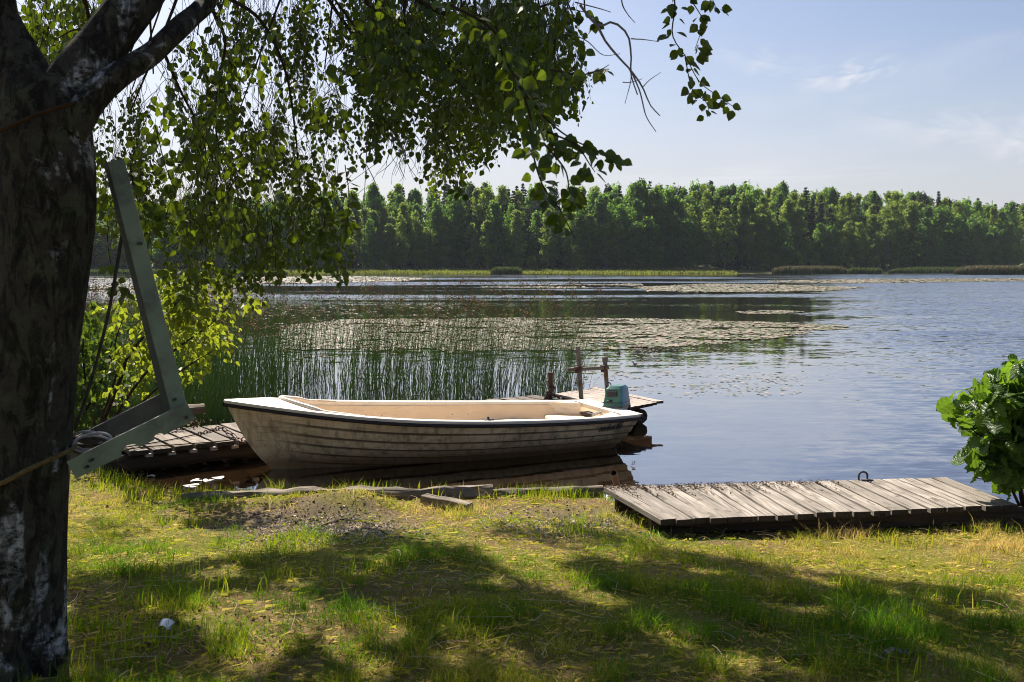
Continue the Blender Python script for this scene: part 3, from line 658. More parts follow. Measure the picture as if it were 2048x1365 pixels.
# ------------------------------------------------------------------ forest
def clump_cards(C, RAD, per, size, squash=0.8, up=0.3):
    """leaf-clump faces spread over and in many small blobs"""
    k = len(C); n_ = k * per
    d = unit(RNG.normal(0, 1, (n_, 3))); rr = RNG.uniform(0.35, 1.05, n_) ** 0.6
    c = np.repeat(C, per, 0); rad = np.repeat(RAD, per)
    P = c + d * (rad * rr)[:, None] * np.array([1, 1, squash])
    nrm = unit(d * 0.8 + RNG.normal(0, .55, (n_, 3)) + np.array([0, 0, up]))
    t1 = unit(np.cross(nrm, RNG.normal(0, 1, (n_, 3)))); t2 = np.cross(nrm, t1)
    s = size * RNG.uniform(.55, 1.25, n_)
    V = np.stack([P - t1 * s[:, None] * .5 - t2 * s[:, None] * .18, P + t2 * s[:, None] * -.42, P + t1 * s[:, None] * .5, P + t2 * s[:, None] * .45], 1)
    return V.reshape(-1, 3), np.repeat(np.clip(np.repeat(RNG.uniform(0, 1, k), per) * .6 + RNG.uniform(0, .4, n_), 0, 1), 4)

def quads_mesh(name, V, r, mat):
    k = len(V) // 4
    return np_mesh(name, V, np.arange(len(V)), np.arange(k) * 4, np.full(k, 4), [mat], {'r': r})

def crown_decid(H, w_, base, nb, per, size, peak=None):
    t = RNG.uniform(0, 1, nb); peak = RNG.uniform(.05, .5) if peak is None else peak; z = H * (base + (1 - base) * t)
    prof = np.sin(np.clip((t * .88 + .12), 0, 1) * math.pi) ** .65 * (1 - peak * t)
    a = RNG.uniform(0, 6.28, nb); rr = np.sqrt(RNG.uniform(0.1, 1, nb)) * prof * w_
    C = np.stack([rr * np.cos(a), rr * np.sin(a), z - 0.3], -1)
    return clump_cards(C, RNG.uniform(.55, 1.25, nb) * w_ * .36, per, size)

def crown_spruce(H, w_, base, layers, size):
    Vs, rs = [], []
    C, Rd = [], []
    for i in range(layers):
        t = i / (layers - 1); z = H * (base + (1 - base) * t); rad = w_ * (1 - t) ** .85 + .12
        m = max(3, int(9 * (1 - t) + 2))
        for j in range(m):
            a = 6.28 * j / m + i * 1.3 + RNG.uniform(-.3, .3); L = rad * RNG.uniform(.75, 1.15)
            for q in (0.35, 0.7, 1.0):
                if L * q < 0.25 and q < 1: continue
                C.append((math.cos(a) * L * q, math.sin(a) * L * q, z - .35 * L * q)); Rd.append(.32 + .18 * (1 - t))
    V, r = clump_cards(np.array(C), np.array(Rd), 5, size, .6, .2)
    top = np.array([[-.06, 0, H - 1.2], [.06, 0, H - 1.2], [0.02, 0, H + .4], [-.02, 0, H + .4]])
    return np.vstack([V, top]), np.concatenate([r, np.full(4, .3)])

def trunk_mesh(name, H, r0, mat, lean=0.0):
    mb = MB(); k = 6
    pts = [(lean * (i / k) ** 2 * H + random.uniform(-.05, .05), random.uniform(-.05, .05), H * i / k - .4) for i in range(k + 1)]
    mb.tube(pts, [r0 * (1 - .85 * i / k) for i in range(k + 1)], 6)
    for _ in range(6):
        t = random.uniform(.3, .85); a = random.uniform(0, 6.28); L = random.uniform(.8, 1.8)
        p0 = np.array([lean * t * t * H, 0, H * t]); mb.tube([p0, p0 + np.array([math.cos(a) * L, math.sin(a) * L, L * .6])], [r0 * .3 * (1 - t), .02], 4)
    o = mb.build(name, mat); me = o.data; bpy.data.objects.remove(o); return me

PROTO = []     # (kind, height, crown mesh, trunk mesh)
for i in range(5): V, r = crown_decid(20, 3.1, .14, 92, 38, .58); PROTO.append(('birch', 20, quads_mesh('crown', V, r, M['f_birch']), trunk_mesh('trunk', 18, .16, M['f_bark_pale'], random.uniform(-.004, .004))))
for i in range(4): V, r = crown_decid(18, 4.0, .06, 110, 38, .62); PROTO.append(('alder', 18, quads_mesh('crown', V, r, M['f_alder']), trunk_mesh('trunk', 16, .2, M['f_bark'], random.uniform(-.004, .004))))
for i in range(3): V, r = crown_spruce(23, 2.9, .06, 30, .75); PROTO.append(('spruce', 23, quads_mesh('crown', V, r, M['f_spruce']), trunk_mesh('trunk', 21, .2, M['f_bark'])))
for i in range(3): V, r = crown_decid(22, 2.3, .50, 44, 30, .5); PROTO.append(('pine', 22, quads_mesh('crown', V, r, M['f_pine']), trunk_mesh('trunk', 21, .2, M['f_bark'])))
for i in range(3): V, r = crown_decid(6, 1.9, .02, 40, 30, .42); PROTO.append(('bush', 6, quads_mesh('crown', V, r, M['f_birch']), trunk_mesh('trunk', 4, .07, M['f_bark'])))
KIND = {'birch': ('birch_tree', 'slender light green birch in the forest on the far shore', 'birch', 'birches along the far shore'),
        'alder': ('leafy_tree', 'broad mid-green leafy tree in the forest on the far shore', 'tree', 'leafy trees along the far shore'),
        'spruce': ('spruce_tree', 'dark pointed spruce in the forest on the far shore', 'spruce', 'spruces along the far shore'),
        'pine': ('pine_tree', 'tall pine with bare trunk and high crown in the far forest', 'pine', 'pines along the far shore'),
        'bush': ('shore_bush', 'low bright green bush at the foot of the far forest', 'bush', 'bushes at the foot of the far forest')}
SKX = [-200, 0, 180, 350, 500, 650, 700, 760, 850, 920, 1000, 1100, 1300, 1450, 1550, 1650, 1750, 1830, 1900, 1970, 2048, 2300]
SKY_ = [402, 402, 404, 398, 396, 392, 382, 388, 384, 366, 376, 380, 374, 373, 380, 386, 391, 393, 400, 413, 410, 408]
def place_tree(kind, x, y, H, individual=True):
    opts = [p for p in PROTO if p[0] == kind]; p = random.choice(opts); s = H / p[1]
    nm, lab, cat, grp = KIND[kind]; wz = random.uniform(.75, 1.3) * (0.55 + 0.45 * s)
    rt = empty(nm, (x, y, float(shore_z(np.array(x), np.array(y)))), (0, 0, random.uniform(0, 6.28))); rt.scale = (wz, wz, s)
    tag(rt, lab, cat, grp); link('crown', p[2], rt); link('trunk', p[3], rt)
ntree = 0
def top_height(x, y, jitter):
    px = 1024 + FPX * x / y
    return 2.03 + (HOR - 5 - np.interp(px, SKX, SKY_) - jitter) / FPX * y - float(shore_z(np.array(x), np.array(y)))
for row, (dy, sp_, frac) in enumerate([(1.5, 6.4, .70), (6, 5.8, .86), (11, 5.6, .97), (16, 5.4, 1.0)]):
    x = -158 + random.uniform(0, 4)
    while x < 178:
        y = float(far_front(x)) + dy + random.uniform(-2, 2); px = 1024 + FPX * x / y
        if -60 < px < 2110:
            u = random.random(); patch = float(vnoise(np.array(x / 22.0), np.array(row * .7), 31, 2))
            if row == 0: kind = 'birch' if patch > .46 else 'alder'; kind = 'spruce' if u < .03 else kind
            elif row == 1: kind = 'birch' if patch > .52 else 'alder'; kind = 'spruce' if u < .07 else ('pine' if u < .13 else kind)
            elif row == 2: kind = 'spruce' if u < .13 else ('pine' if u < .28 else ('birch' if patch > .5 else 'alder'))
            else: kind = 'spruce' if u < .20 else ('pine' if u < .45 else ('birch' if patch > .5 else 'alder'))
            if px > 1780 and u > .55 and row < 2: kind = 'alder'
            H = top_height(x, y, random.gauss(0, 6)) * frac * random.uniform(.80, 1.04) * (.90 + .22 * float(vnoise(np.array(x / 13.0), np.array(row * 2.3), 71, 2)))
            if kind == 'spruce': H *= 1.07
            place_tree(kind, x, y, H); ntree += 1
        x += sp_ * random.uniform(.5, 1.5)
for i in range(30):
    x = random.uniform(-150, 165); y = float(far_front(x)) - random.uniform(1.5, 4.5); place_tree('bush', x, y, random.choice([3, 3.6, 4.5, 6, 8])); ntree += 1
print('far trees', ntree)
# deeper rows read as one mass
VV, RR, MI = [], [], []
for row, dy in enumerate((21, 27, 34, 42)):
    for x in np.arange(-190, 230, 5.5):
        x = x + random.uniform(-2, 2); y = float(far_front(x)) + dy + random.uniform(-3, 3); px = 1024 + FPX * x / y
        if not -140 < px < 2200: continue
        kd = random.choice(['spruce', 'alder', 'alder', 'birch', 'pine']); p = random.choice([q for q in PROTO if q[0] == kd])
        H = top_height(x, y, random.gauss(-4, 6)); s = H / p[1]
        co = np.empty(len(p[2].vertices) * 3, np.float32); p[2].vertices.foreach_get('co', co); co = co.reshape(-1, 3)
        rv = np.empty(len(co), np.float32); p[2].attributes['r'].data.foreach_get('value', rv)
        VV.append(co * [1.1, 1.1, s] + [x, y, float(shore_z(np.array(x), np.array(y)))]); RR.append(rv)
        MI.append(np.full(len(co) // 4, {'spruce': 0, 'pine': 1, 'alder': 2, 'birch': 3}[kd]))
V = np.vstack(VV); k = len(V) // 4
me = np_mesh('forest', V, np.arange(len(V)), np.arange(k) * 4, np.full(k, 4), [M['f_spruce'], M['f_pine'], M['f_alder'], M['f_birch']], {'r': np.concatenate(RR)}, mi=np.concatenate(MI))
tag(link('forest', me), 'deep dark mass of forest behind the trees of the far shore', 'forest', None, 'stuff')
# ------------------------------------------------------------------ boat
BA, BL = R(23.0), 4.30
boat = empty('rowing_boat', (-2.81, 9.67, 0.0), (R(0.2), 0, BA))
tag(boat, 'dirty cream open rowing boat with lapped strakes moored by the walkway', 'boat')
def ip(t, xs, ys):
    """smooth interpolation through a table"""
    xs = np.array(xs, float); ys = np.array(ys, float); d = np.gradient(ys, xs)
    i = int(np.clip(np.searchsorted(xs, t) - 1, 0, len(xs) - 2)); h = xs[i + 1] - xs[i]; u = (t - xs[i]) / h
    return ((2 * u ** 3 - 3 * u ** 2 + 1) * ys[i] + (u ** 3 - 2 * u ** 2 + u) * h * d[i] + (-2 * u ** 3 + 3 * u ** 2) * ys[i + 1] + (u ** 3 - u ** 2) * h * d[i + 1])
def Bs(t): return max(.012, ip(t, [0, .05, .1, .2, .3, .4, .5, .6, .7, .8, .9, 1], [.012, .16, .29, .50, .65, .74, .785, .795, .78, .745, .69, .62]))
def Zs(t): return ip(t, [0, .1, .2, .35, .5, .65, .8, .9, 1], [.715, .66, .605, .535, .487, .452, .425, .412, .408])
def Zk(t): return -.13 + .05 * t
def kk(t): return ip(t, [0, .15, .4, .7, 1], [.9, .62, .40, .32, .30])
def P(t, s, side, out=0.0):
    th = s * math.pi / 2; k = kk(t); b = Bs(t)
    y = b * ((1 - k) * math.sin(th) + k * s); zf = (1 - k) * (1 - math.cos(th)) + k * s
    xs0 = ip(zf, [0, .08, .25, .48, .74, 1], [.78, .55, .37, .22, .10, 0]); x = (1 - t) * xs0 + t * (BL - .18 * (1 - zf))
    z = Zk(t) + (Zs(t) - Zk(t)) * zf
    return np.array([x, side * y, z])
def half_y(t, z):
    """half-breadth of the hull at height z"""
    s_ = np.linspace(0, 1, 60); q = np.array([P(t, a, 1)[1:] for a in s_]); return float(np.interp(z, q[:, 1], q[:, 0]))
def Pn(t, s, side, out):
    a, b = P(t, max(0, s - .03), side), P(t, min(1, s + .03), side); d = unit(b - a)
    nrm = np.array([0, side * abs(d[2]), -abs(d[1])]); return P(t, s, side) + nrm * out
NS = 64; TT = [(i / (NS - 1)) ** 1.25 for i in range(NS)]
SB = [0, .17, .33, .48, .61, .73, .855, 1.0]
mb = MB(); rows = []; gr = []
for t in TT:
    fade = min(1, max(0, (t - .05) / .12)); lap = .015 * fade; sec = {}
    for side in (-1, 1):
        L, G = [], []
        for i in range(len(SB) - 1):
            s0, s1 = SB[i], SB[i + 1]; h = .034
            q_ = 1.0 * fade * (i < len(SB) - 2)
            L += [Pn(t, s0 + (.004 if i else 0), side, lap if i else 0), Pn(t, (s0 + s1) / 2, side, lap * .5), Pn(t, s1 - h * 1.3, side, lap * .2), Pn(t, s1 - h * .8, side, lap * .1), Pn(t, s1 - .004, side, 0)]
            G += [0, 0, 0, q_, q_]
        sec[side] = L
    rows.append(list(reversed(sec[-1])) + sec[1]); gr.append(list(reversed(G)) + G)
A = np.array(rows); nb = A.shape[1]
fs = [(i * nb + j, (i + 1) * nb + j, (i + 1) * nb + j + 1, i * nb + j + 1) for i in range(NS - 1) for j in range(nb - 1)]
fs.append(tuple((NS - 1) * nb + j for j in range(nb)))
fl = A.reshape(-1, 3); tot = np.array([len(f) for f in fs]); loops = np.concatenate([np.array(f) for f in fs])
me = np_mesh('hull', fl, loops, np.concatenate([[0], np.cumsum(tot)[:-1]]), tot, [M['hull']], {'r': np.array(gr).ravel()}, True)
me.set_sharp_from_angle(angle=R(28)); hull = link('hull', me, boat)

def sheer_frame(t, side):
    e = .004; a, b = P(max(0, t - e), 1, side), P(min(1, t + e), 1, side); d = unit(b - a)
    nrm = unit(np.array([-d[1], d[0], 0])); nrm = nrm if nrm[1] * side > 0 else -nrm
    return P(t, 1, side), nrm
def sweep(prof, t0=0.0, t1=1.0, n=60, closed=False):
    g = []
    for side in (-1, 1):
        pts = []
        for i in range(n):
            t = t0 + (t1 - t0) * i / (n - 1); p, nr = sheer_frame(t, side)
            row = []
            for a, b in prof:
                q = p + nr * a + np.array([0, 0, b])
                if q[1] * side < 0: q[1] = 0.0
                row.append(q)
            pts.append(row)
        g.append(np.array(pts))
    return g
mb = MB()
for gd in sweep([(.000, -.016), (.020, -.014), (.024, .002), (.018, .014), (.0, .020), (-.05, .019), (-.072, .014), (-.084, .002), (-.086, -.035)]): mb.grid(gd)
# stern deck
def top_z(t): return Zs(t) + .019
st_p = [np.array([BL * .955, y, top_z(.955) - .001]) for y in np.linspace(-Bs(.955) + .03, Bs(.955) - .03, 9)]
st_q = [np.array([BL + .035, y, top_z(1) - .001]) for y in np.linspace(-Bs(1) - .02, Bs(1) + .02, 9)]
lo = [q + np.array([0, 0, -.05]) for q in st_q]; lo0 = [q + np.array([0, 0, -.07]) for q in st_p]
mb.grid([lo0, st_p, st_q, lo], r=.4)
mb.build('gunwale', M['rim'], boat)
mb = MB()
for gd in sweep([(.0, -.050), (.020, -.050), (.028, -.043), (.030, -.027), (.025, -.015), (.0, -.013)]): mb.grid(gd)
mb.tube([(BL + .03, -Bs(1) - .03, Zs(1) - .036), (BL + .045, 0, Zs(1) - .036), (BL + .03, Bs(1) + .03, Zs(1) - .036)], .024, 6)
mb.build('rubbing_strip', M['rub'], boat)
# inner skin and floor
mb = MB(); T0, T1 = .12, .958; g = []
for i in range(44):
    t = T0 + (T1 - T0) * i / 43; row = []
    for side in (-1, 1):
        col_ = []
        for s in (1.0, .95, .88, .8, .7, .6, .5, .42):
            q = P(t, s, side); y = max(.05, abs(q[1]) - .085 + .02 * (1 - s)); z = max(.045, q[2] - .03 if s == 1 else q[2] + .015)
            col_.append((q[0] if s == 1 else q[0], side * y, z))
        row.append(col_)
    g.append(row[0] + [(BL * t, 0, .045)] + row[1][::-1])
mb.grid(g); mb.f = [f[::-1] for f in mb.f]
e = g[-1]; mb.add([np.array(q) for q in e], [tuple(range(len(e)))])
mb.build('inner_skin', M['liner'], boat, angle=50)
# foredeck with raised coaming
def taft(u): return .128 + .070 * u * u
mb = MB(); g = []; nu, nv = 25, 14; edge = []
for j in range(nv):
    row = []
    for i in range(nu):
        u = -1 + 2 * i / (nu - 1); tt = .012 + (taft(u) - .012) * j / (nv - 1); b = max(.0, Bs(tt) - .055)
        row.append(np.array([BL * tt, u * b, Zs(tt) + .021 + .045 * (1 - u * u) * min(1, tt / .1)]))
    g.append(row)
mb.grid(g); bulk = [[q + np.array([.012, 0, 0]) for q in g[-1]], [np.array([q[0] + .05, float(np.clip(q[1], -max(.02, half_y(q[0] / BL - .03, .34) - .10), max(.02, half_y(q[0] / BL - .03, .34) - .10))), .34]) for q in g[-1]]]
mb.grid(bulk, r=.3)
deck = mb.build('foredeck', M['rim'], boat, angle=50)
mb = MB(); ed = np.array(g[-1]); k = len(ed)
for a in range(k): ed[a] = ed[a] + np.array([0, 0, .006])
lead = []
for side in (-1, 1):
    pts = [np.array([BL * t_, side * (Bs(t_) - .078), Zs(t_) + .018]) for t_ in np.linspace(.205, .285, 6)]; lead.append(pts)
path = np.vstack([np.array(lead[0])[::-1], ed[1:-1], np.array(lead[1])])
rd = np.concatenate([np.linspace(.006, .022, 6), np.full(k - 2, .030), np.linspace(.022, .006, 6)])
mb.tube(smooth_path(path, 60), np.interp(np.linspace(0, 1, 60), np.linspace(0, 1, len(rd)), rd), 8, flat=.75)
mb.build('coaming', M['rim'], deck)
# stern bench, side locker, quarter blocks, thwart
def cross_box(t0, t1, z0, z1, inset, n=7):
    rows_ = []
    for z, f in ((z0, 1.0), (z1 - .02, 1.0), (z1, 1.0)):
        pass
    b0, b1 = half_y(t0, z0) - inset + .06, half_y(t1, z0) - inset + .06; x0, x1 = BL * t0, BL * t1; c = .02
    prof = [(x0, z0), (x0, z1 - c), (x0 + c * .4, z1 - c * .3), (x0 + c, z1), (x1, z1), (x1, z0)]
    return np.array([[(x, y * (b0 + (b1 - b0) * (x - x0) / (x1 - x0)), z) for x, z in prof] for y in np.linspace(-1, 1, n)])
mb = MB(); mb.grid(cross_box(.855, .945, .16, .285, .115)); mb.build('stern_bench', M['liner'], boat)
mb = MB(); mb.grid(cross_box(.50, .555, .10, .215, .12)); mb.build('middle_thwart', M['liner'], boat)
mb = MB(); o_ = [(0.36 * math.cos(a) * -1, .19 + .075 * abs(math.sin(a)) ** .6) for a in np.linspace(0, math.pi, 15)] + [(.34, .19), (-.34, .19)]
ta = .745; cpt = np.array([BL * ta, half_y(ta, .20) - .12, 0.0]); da = unit(np.array([BL * .1, (Bs(ta + .05) - Bs(ta - .05)), 0]))
mb.prism(o_[::-1], cpt, [da, np.array([0, 0, 1.]), np.cross(da, [0, 0, 1.])], .10); mb.build('side_locker', M['liner'], boat)
for side in (1, -1):
    mb = MB(); b_ = Bs(.96) - .075
    tri = [(BL * .885, side * (Bs(.885) - .10)), (BL * .95, side * (b_ - .20)), (BL * .95, side * (b_ - .02))]
    zt = top_z(.95) - .004
    mb.add([(x, y, z) for z in (.26, zt) for x, y in tri], [(0, 1, 4, 3), (1, 2, 5, 4), (2, 0, 3, 5), (3, 4, 5)])
    mb.build('quarter_block', M['rim'], boat, smooth=False)
# oarlock sockets: two pairs on each inner side, one plate on the near rim
for t, side, top in [(.355, 1, False), (.40, 1, False), (.60, 1, True), (.645, 1, True)]:
    mb = MB(); q = P(t, .9, side); c = np.array([q[0], side * (abs(q[1]) - .088), q[2] - .045])
    mb.tube([c + (0, .012, 0), c + (0, -.016, 0)], [.019, .015], 10); mb.tube([c + (0, -.012, -.004), c + (0, -.03, .0)], .008, 8)
    if top: mb.box(c + np.array([0, -.004, -.055]), [(0, 0, 1), (1, 0, 0), (0, 1, 0)], (.05, .006, .004))
    mb.build('oarlock_socket', M['rust'], boat)
mb = MB(); q = P(.575, 1, -1); c = q + np.array([0, .04, .024]); mb.box(c, [(1, 0, 0), (0, 1, 0), (0, 0, 1)], (.055, .022, .006)); mb.tube([c, c + (0, 0, .03)], .012, 8)
mb.build('oarlock_plate', M['iron'], boat)
mb = MB(); q = P(.0, .55, 1); mb.tube([q + (-.03 * math.cos(a) - .012, 0, .03 * math.sin(a)) for a in np.linspace(0, 6.28, 13)], .006, 6); mb.build('bow_ring', M['rust'], boat)
# lettering on the near quarter
fc = bpy.data.curves.new('txt', 'FONT'); fc.body = 'InterBoat 455'; fc.size = 0.104; fc.shear = 0.32; fc.space_character = 0.92; fc.align_x = 'CENTER'; fc.offset = 0.0016; fc.resolution_u = 3
fo = bpy.data.objects.new('txt', fc); COL.objects.link(fo); bpy.context.view_layer.update()
tm = bpy.data.meshes.new_from_object(fo.evaluated_get(bpy.context.evaluated_depsgraph_get()))
bpy.data.objects.remove(fo); bpy.data.curves.remove(fc)
def hull_near(x, z):
    t, s = x / BL, .8
    for _ in range(14):
        q = P(min(t, 1), s, -1); t += (x - q[0]) / BL
        a, b = P(min(t, 1), s - .02, -1)[2], P(min(t, 1), s + .02, -1)[2]; s += (z - q[2]) / max(1e-3, (b - a)) * .04; s = min(1, max(.05, s)); t = min(1, max(.3, t))
    return Pn(t, s, -1, .018)
co = np.array([v.co[:] for v in tm.vertices]); fs = [tuple(p.vertices) for p in tm.polygons]; bpy.data.meshes.remove(tm)
def text_pt(a, b): return hull_near(3.93 + a, .282 + b + .05 * a)
mb = MB(); mb.add([text_pt(a * .56, b) for a, b, _ in co], fs); mb.build('lettering', M['ink'], hull, smooth=False)
mb = MB(); g = [[hull_near(3.93 + a, .338 + b + .05 * a) for a in np.linspace(-.20, .0, 14)] for b in (-.004, .009)]; mb.grid(g); mb.build('faded_sticker', M['ink_pale'], hull, smooth=False)

def b2w(p):
    p = Vector(p); m = Matrix.Translation((-2.81, 9.67, 0)) @ Matrix.Rotation(BA, 4, 'Z') @ Matrix.Rotation(R(0.2), 4, 'X'); return np.array(m @ p)

# tangled line on the stern bench
mb = MB(); c0 = b2w((BL * .925, -.10, .335))
for k in range(7):
    th = np.linspace(0, 6.28, 22); a = .05 + .022 * random.random(); cx, cy = random.uniform(-.07, .07), random.uniform(-.05, .05); tx, ty = random.uniform(-.5, .5), random.uniform(-.5, .5)
    pts = [(c0[0] + cx + a * math.cos(q), c0[1] + cy + a * .8 * math.sin(q), c0[2] + .03 + tx * a * math.cos(q) + ty * a * math.sin(q)) for q in th]
    mb.tube(pts, .009, 6, mi=k % 2)
tag(mb.build('rope_tangle', [M['rope_dark'], M['rope_grey']]), 'small black and white rope tangle on the stern bench of the boat', 'rope')

# ------------------------------------------------------------------ outboard motor
mc = b2w((BL + .06, .0, .47))
mot = empty('outboard_motor', tuple(mc), (0, R(-3), R(-24)))
tag(mot, 'old teal outboard motor clamped to the boat stern', 'outboard motor')
# local: x right (aft face), -y towards the shore (window face)
def taper(z0, z1, h0, h1, sh=(0, 0), n=5):
    rows_ = []
    for i in range(n):
        t = i / (n - 1); hx, hy = h0[0] + (h1[0] - h0[0]) * t, h0[1] + (h1[1] - h0[1]) * t; r_ = .022; z = z0 + (z1 - z0) * t
        ring = []
        for sx, sy, a0 in ((1, 1, 0), (-1, 1, 90), (-1, -1, 180), (1, -1, 270)):
            for a in (0, 30, 60, 90):
                q = R(a0 + a); ring.append((sx * (hx - r_) + r_ * math.cos(q) + sh[0] * t, sy * (hy - r_) + r_ * math.sin(q) + sh[1] * t, z))
        rows_.append(ring)
    return np.array(rows_)
mb = MB(); T = taper(-.03, .165, (.122, .15), (.098, .125), (.012, .0)); mb.grid(T, True)
cap = taper(.165, .195, (.098, .125), (.075, .10), (.005, .0), 3) + np.array([.012, 0, 0]); cap[1] = cap[1] * 1.0; mb.grid(cap, True)
mb.add(cap[-1], [tuple(range(16))])
cowl = mb.build('cowling', [M['cowl'], M['cowl_skylit']], mot, angle=40)
for p_ in cowl.data.polygons:
    if p_.normal.x > .6: p_.material_index = 1
mb = MB(); mb.box((-.005, -.147, .112), [(1, 0, 0), (0, .13, 1), (0, -1, .13)], (.058, .034, .008)); mb.build('window', M['black_pl'], cowl)
mb = MB(); mb.grid(taper(-.075, -.03, (.112, .14), (.126, .155)), True); mb.build('lower_rim', M['alu'], mot)
mb = MB(); mb.grid(taper(.006, .014, (.1225, .1505), (.1215, .1495), (.001, 0), 2), True); mb.build('seam', M['black_pl'], cowl)
mb = MB(); mb.tube([(-.03, -.145, .03), (-.03, -.175, .03)], .012, 8); mb.tube([(-.055, -.172, .03), (-.005, -.172, .03)], .010, 8); mb.build('pull_handle', M['black_pl'], cowl)
mb = MB()
mb.box((0, .0, -.11), [(1, 0, 0), (0, 1, 0), (0, 0, 1)], (.10, .11, .045))
for q in range(6): mb.tube([(random.uniform(-.10, .10), -.10, -.10 + random.uniform(-.03, .03)), (random.uniform(-.1, .1), -.16, -.09 + random.uniform(-.03, .03))], random.uniform(.010, .02), 8)
mb.build('clamp_bracket', M['rust'], mot)
mb = MB(); mb.tube([(.14, -.05, -.08), (.17, -.06, -.06), (.175, -.06, -.02)], .013, 8); mb.tube([(-.10, -.12, -.02), (-.15, -.14, -.05), (-.16, -.15, -.10)], .012, 8); mb.build('steering_handle', M['black_pl'], mot)
mb = MB(); mb.tube([(-.04, .10, -.08), (-.14, .22, -.40), (-.18, .28, -.75)], [.05, .04, .035], 10, flat=.6); mb.tube([(-.25, .26, -.78), (-.05, .33, -.78)], [.045, .02], 10); mb.build('drive_leg', M['iron'], mot)

# ------------------------------------------------------------------ old walkway and platform behind the boat
U = np.array([math.cos(R(35)), math.sin(R(35)), 0.0]); Vv = np.array([U[1], -U[0], 0.0]); ZV = np.array([0, 0, 1.0])
A0 = np.array([-4.35, 10.42, 0.25])                     # back edge start on the bank
def plank_run(mb, o, u, v, n_, pitch, length, zth, gap=.18, jit=.02, z=0.0, skew=0.0):
    for i in range(n_):
        c = o + u * (pitch * (i + .5)) + v * (length / 2 + random.uniform(-jit, jit)) + ZV * (z - zth + random.uniform(-.004, .004))
        a = random.uniform(-.012, .012) + skew; ax = unit(v + u * a); mb.box(c, [ax, np.cross(ZV, ax), ZV], (length / 2 + random.uniform(-jit, jit), pitch * (1 - gap) / 2, zth), jit=.002, ends=1)
walk = empty('walkway', tuple(A0))
tag(walk, 'narrow old plank walkway on round logs leading behind the boat', 'walkway')
mb = MB(); o = np.zeros(3); plank_run(mb, o, U, Vv, 27, .212, 1.14, .022, .16, .03)
mb.build('deck', [M['dock_wood'], M['end_shade']], walk)
for k, off_ in enumerate((.99, .16)):
    mb = MB(); pts = smooth_path([Vv * off_ + U * s_ + np.array([0, 0, -.14 + .012 * math.sin(s_ * 2)]) for s_ in (-.2, .8, 2.0, 3.4, 5.3)], 26); mb.tube(pts, .095, 14, rough=.25); mb.build('bearer_log', M['log_wood'], walk)
for i in range(13): mb = MB(); c = U * (.212 * i + .2) + Vv * (1.11 + random.uniform(-.02, .02)) + ZV * (-.062); mb.box(c, [U, Vv, ZV], (.035, .03, .016)); mb.build('cleat', M['plat_wood'], walk)
ca_, cb_, cc_ = onz(1112, 788, .30), onz(1192, 775, .30), onz(1324, 802, .30)
B0 = ca_
plat = empty('platform', tuple(B0)); tag(plat, 'pale plank platform on floats at the outer end of the walkway', 'platform')
mb = MB(); U2 = unit(cb_ - ca_); V2 = unit(cc_ - cb_); LU, LV = np.linalg.norm(cb_ - ca_), np.linalg.norm(cc_ - cb_); plank_run(mb, np.zeros(3), U2, V2, 7, LU / 7, LV, .016, .10, .01); mb.build('deck', [M['plat_wood'], M['end_shade']], plat)
mb = MB()
for d_ in (.12, .5, .84): mb.box(V2 * d_ * LV + U2 * LU * .5 + ZV * -.065, [U2, np.cross(ZV, U2), ZV], (LU * .48, .04, .032))
mb.build('joist', M['log_wood'], plat)
for d_ in (.2, .72):
    mb = MB(); mb.tube([U2 * LU * d_ + V2 * .1 + ZV * -.20, U2 * LU * d_ + V2 * LV * .86 + ZV * -.20], .105, 12, rough=.2); mb.build('float_log', M['log_wood'], plat)

# pipes of the mooring frame, each thing of its own
def pole(name, label, pts, r, mat, cat='post', n=10, parent=None, extra=None):
    mb = MB(); mb.tube(pts, r, n)
    if extra: extra(mb)
    o = mb.build(name, mat); return tag(o, label, cat) if label else o
p1t, p1b = at(1156, 693, 12.95), at(1163, 806, 12.95); p1b = p1b + (p1b - p1t) * .8
p2t, p2b = at(1210, 722, 13.05), at(1215, 792, 13.05); p2b = p2b + (p2b - p2t) * 1.3
fr = empty('pipe_frame', (0, 0, 0)); fr.location = tuple(p1b); Lc = lambda q: np.asarray(q) - p1b
tag(fr, 'mooring frame of two upright pipes and a cross pipe behind the motor', 'pipe frame')
mb = MB(); mb.tube([Lc(p1t), Lc((p1t + p1b) / 2), Lc(p1b)], .030, 12); mb.build('upright_pipe', M['pipe'], fr)
mb = MB(); mb.tube([Lc(p2t), Lc((p2t + p2b) / 2), Lc(p2b)], .029, 12); cpt_ = Lc(at(1210, 718, 13.05)); mb.tube([cpt_ + (0, 0, -.04), cpt_ + (0, 0, .02), cpt_ + (0, 0, .035)], [.039, .039, .02], 12); mb.build('upright_pipe', M['pipe'], fr)
c1, c2 = at(1134, 740, 12.90), at(1217, 736, 12.99); mb = MB(); mb.tube([Lc(c1), Lc(c2)], .025, 12); mb.build('cross_pipe', M['pipe'], fr)
for q in (at(1157.5, 739, 12.91), at(1209, 737, 12.99)):
    mb = MB(); l = Lc(q); mb.tube([l + (0, 0, -.035), l + (0, 0, .035)], .037, 10); mb.tube([l + (-.065, -.02, .02), l + (.02, -.02, .02)], .012, 8); mb.box(l + np.array([-.03, -.02, -.03]), [(1, 0, 0), (0, 1, 0), (0, 0, 1)], (.02, .016, .018)); mb.build('pipe_clamp', M['rust'], fr)
rg = at(1217, 772, 13.0); mb = MB(); mb.tube([rg + (.035 * math.cos(a), 0, .042 * math.sin(a)) for a in np.linspace(-1.8, 1.9, 16)], .008, 6); mb.tube([rg + (-.03, 0, -.03), rg + (-.02, 0, .03)], .006, 6)
tag(mb.build('iron_ring', M['iron']), 'dark iron ring on the capped pipe above the motor', 'ring')
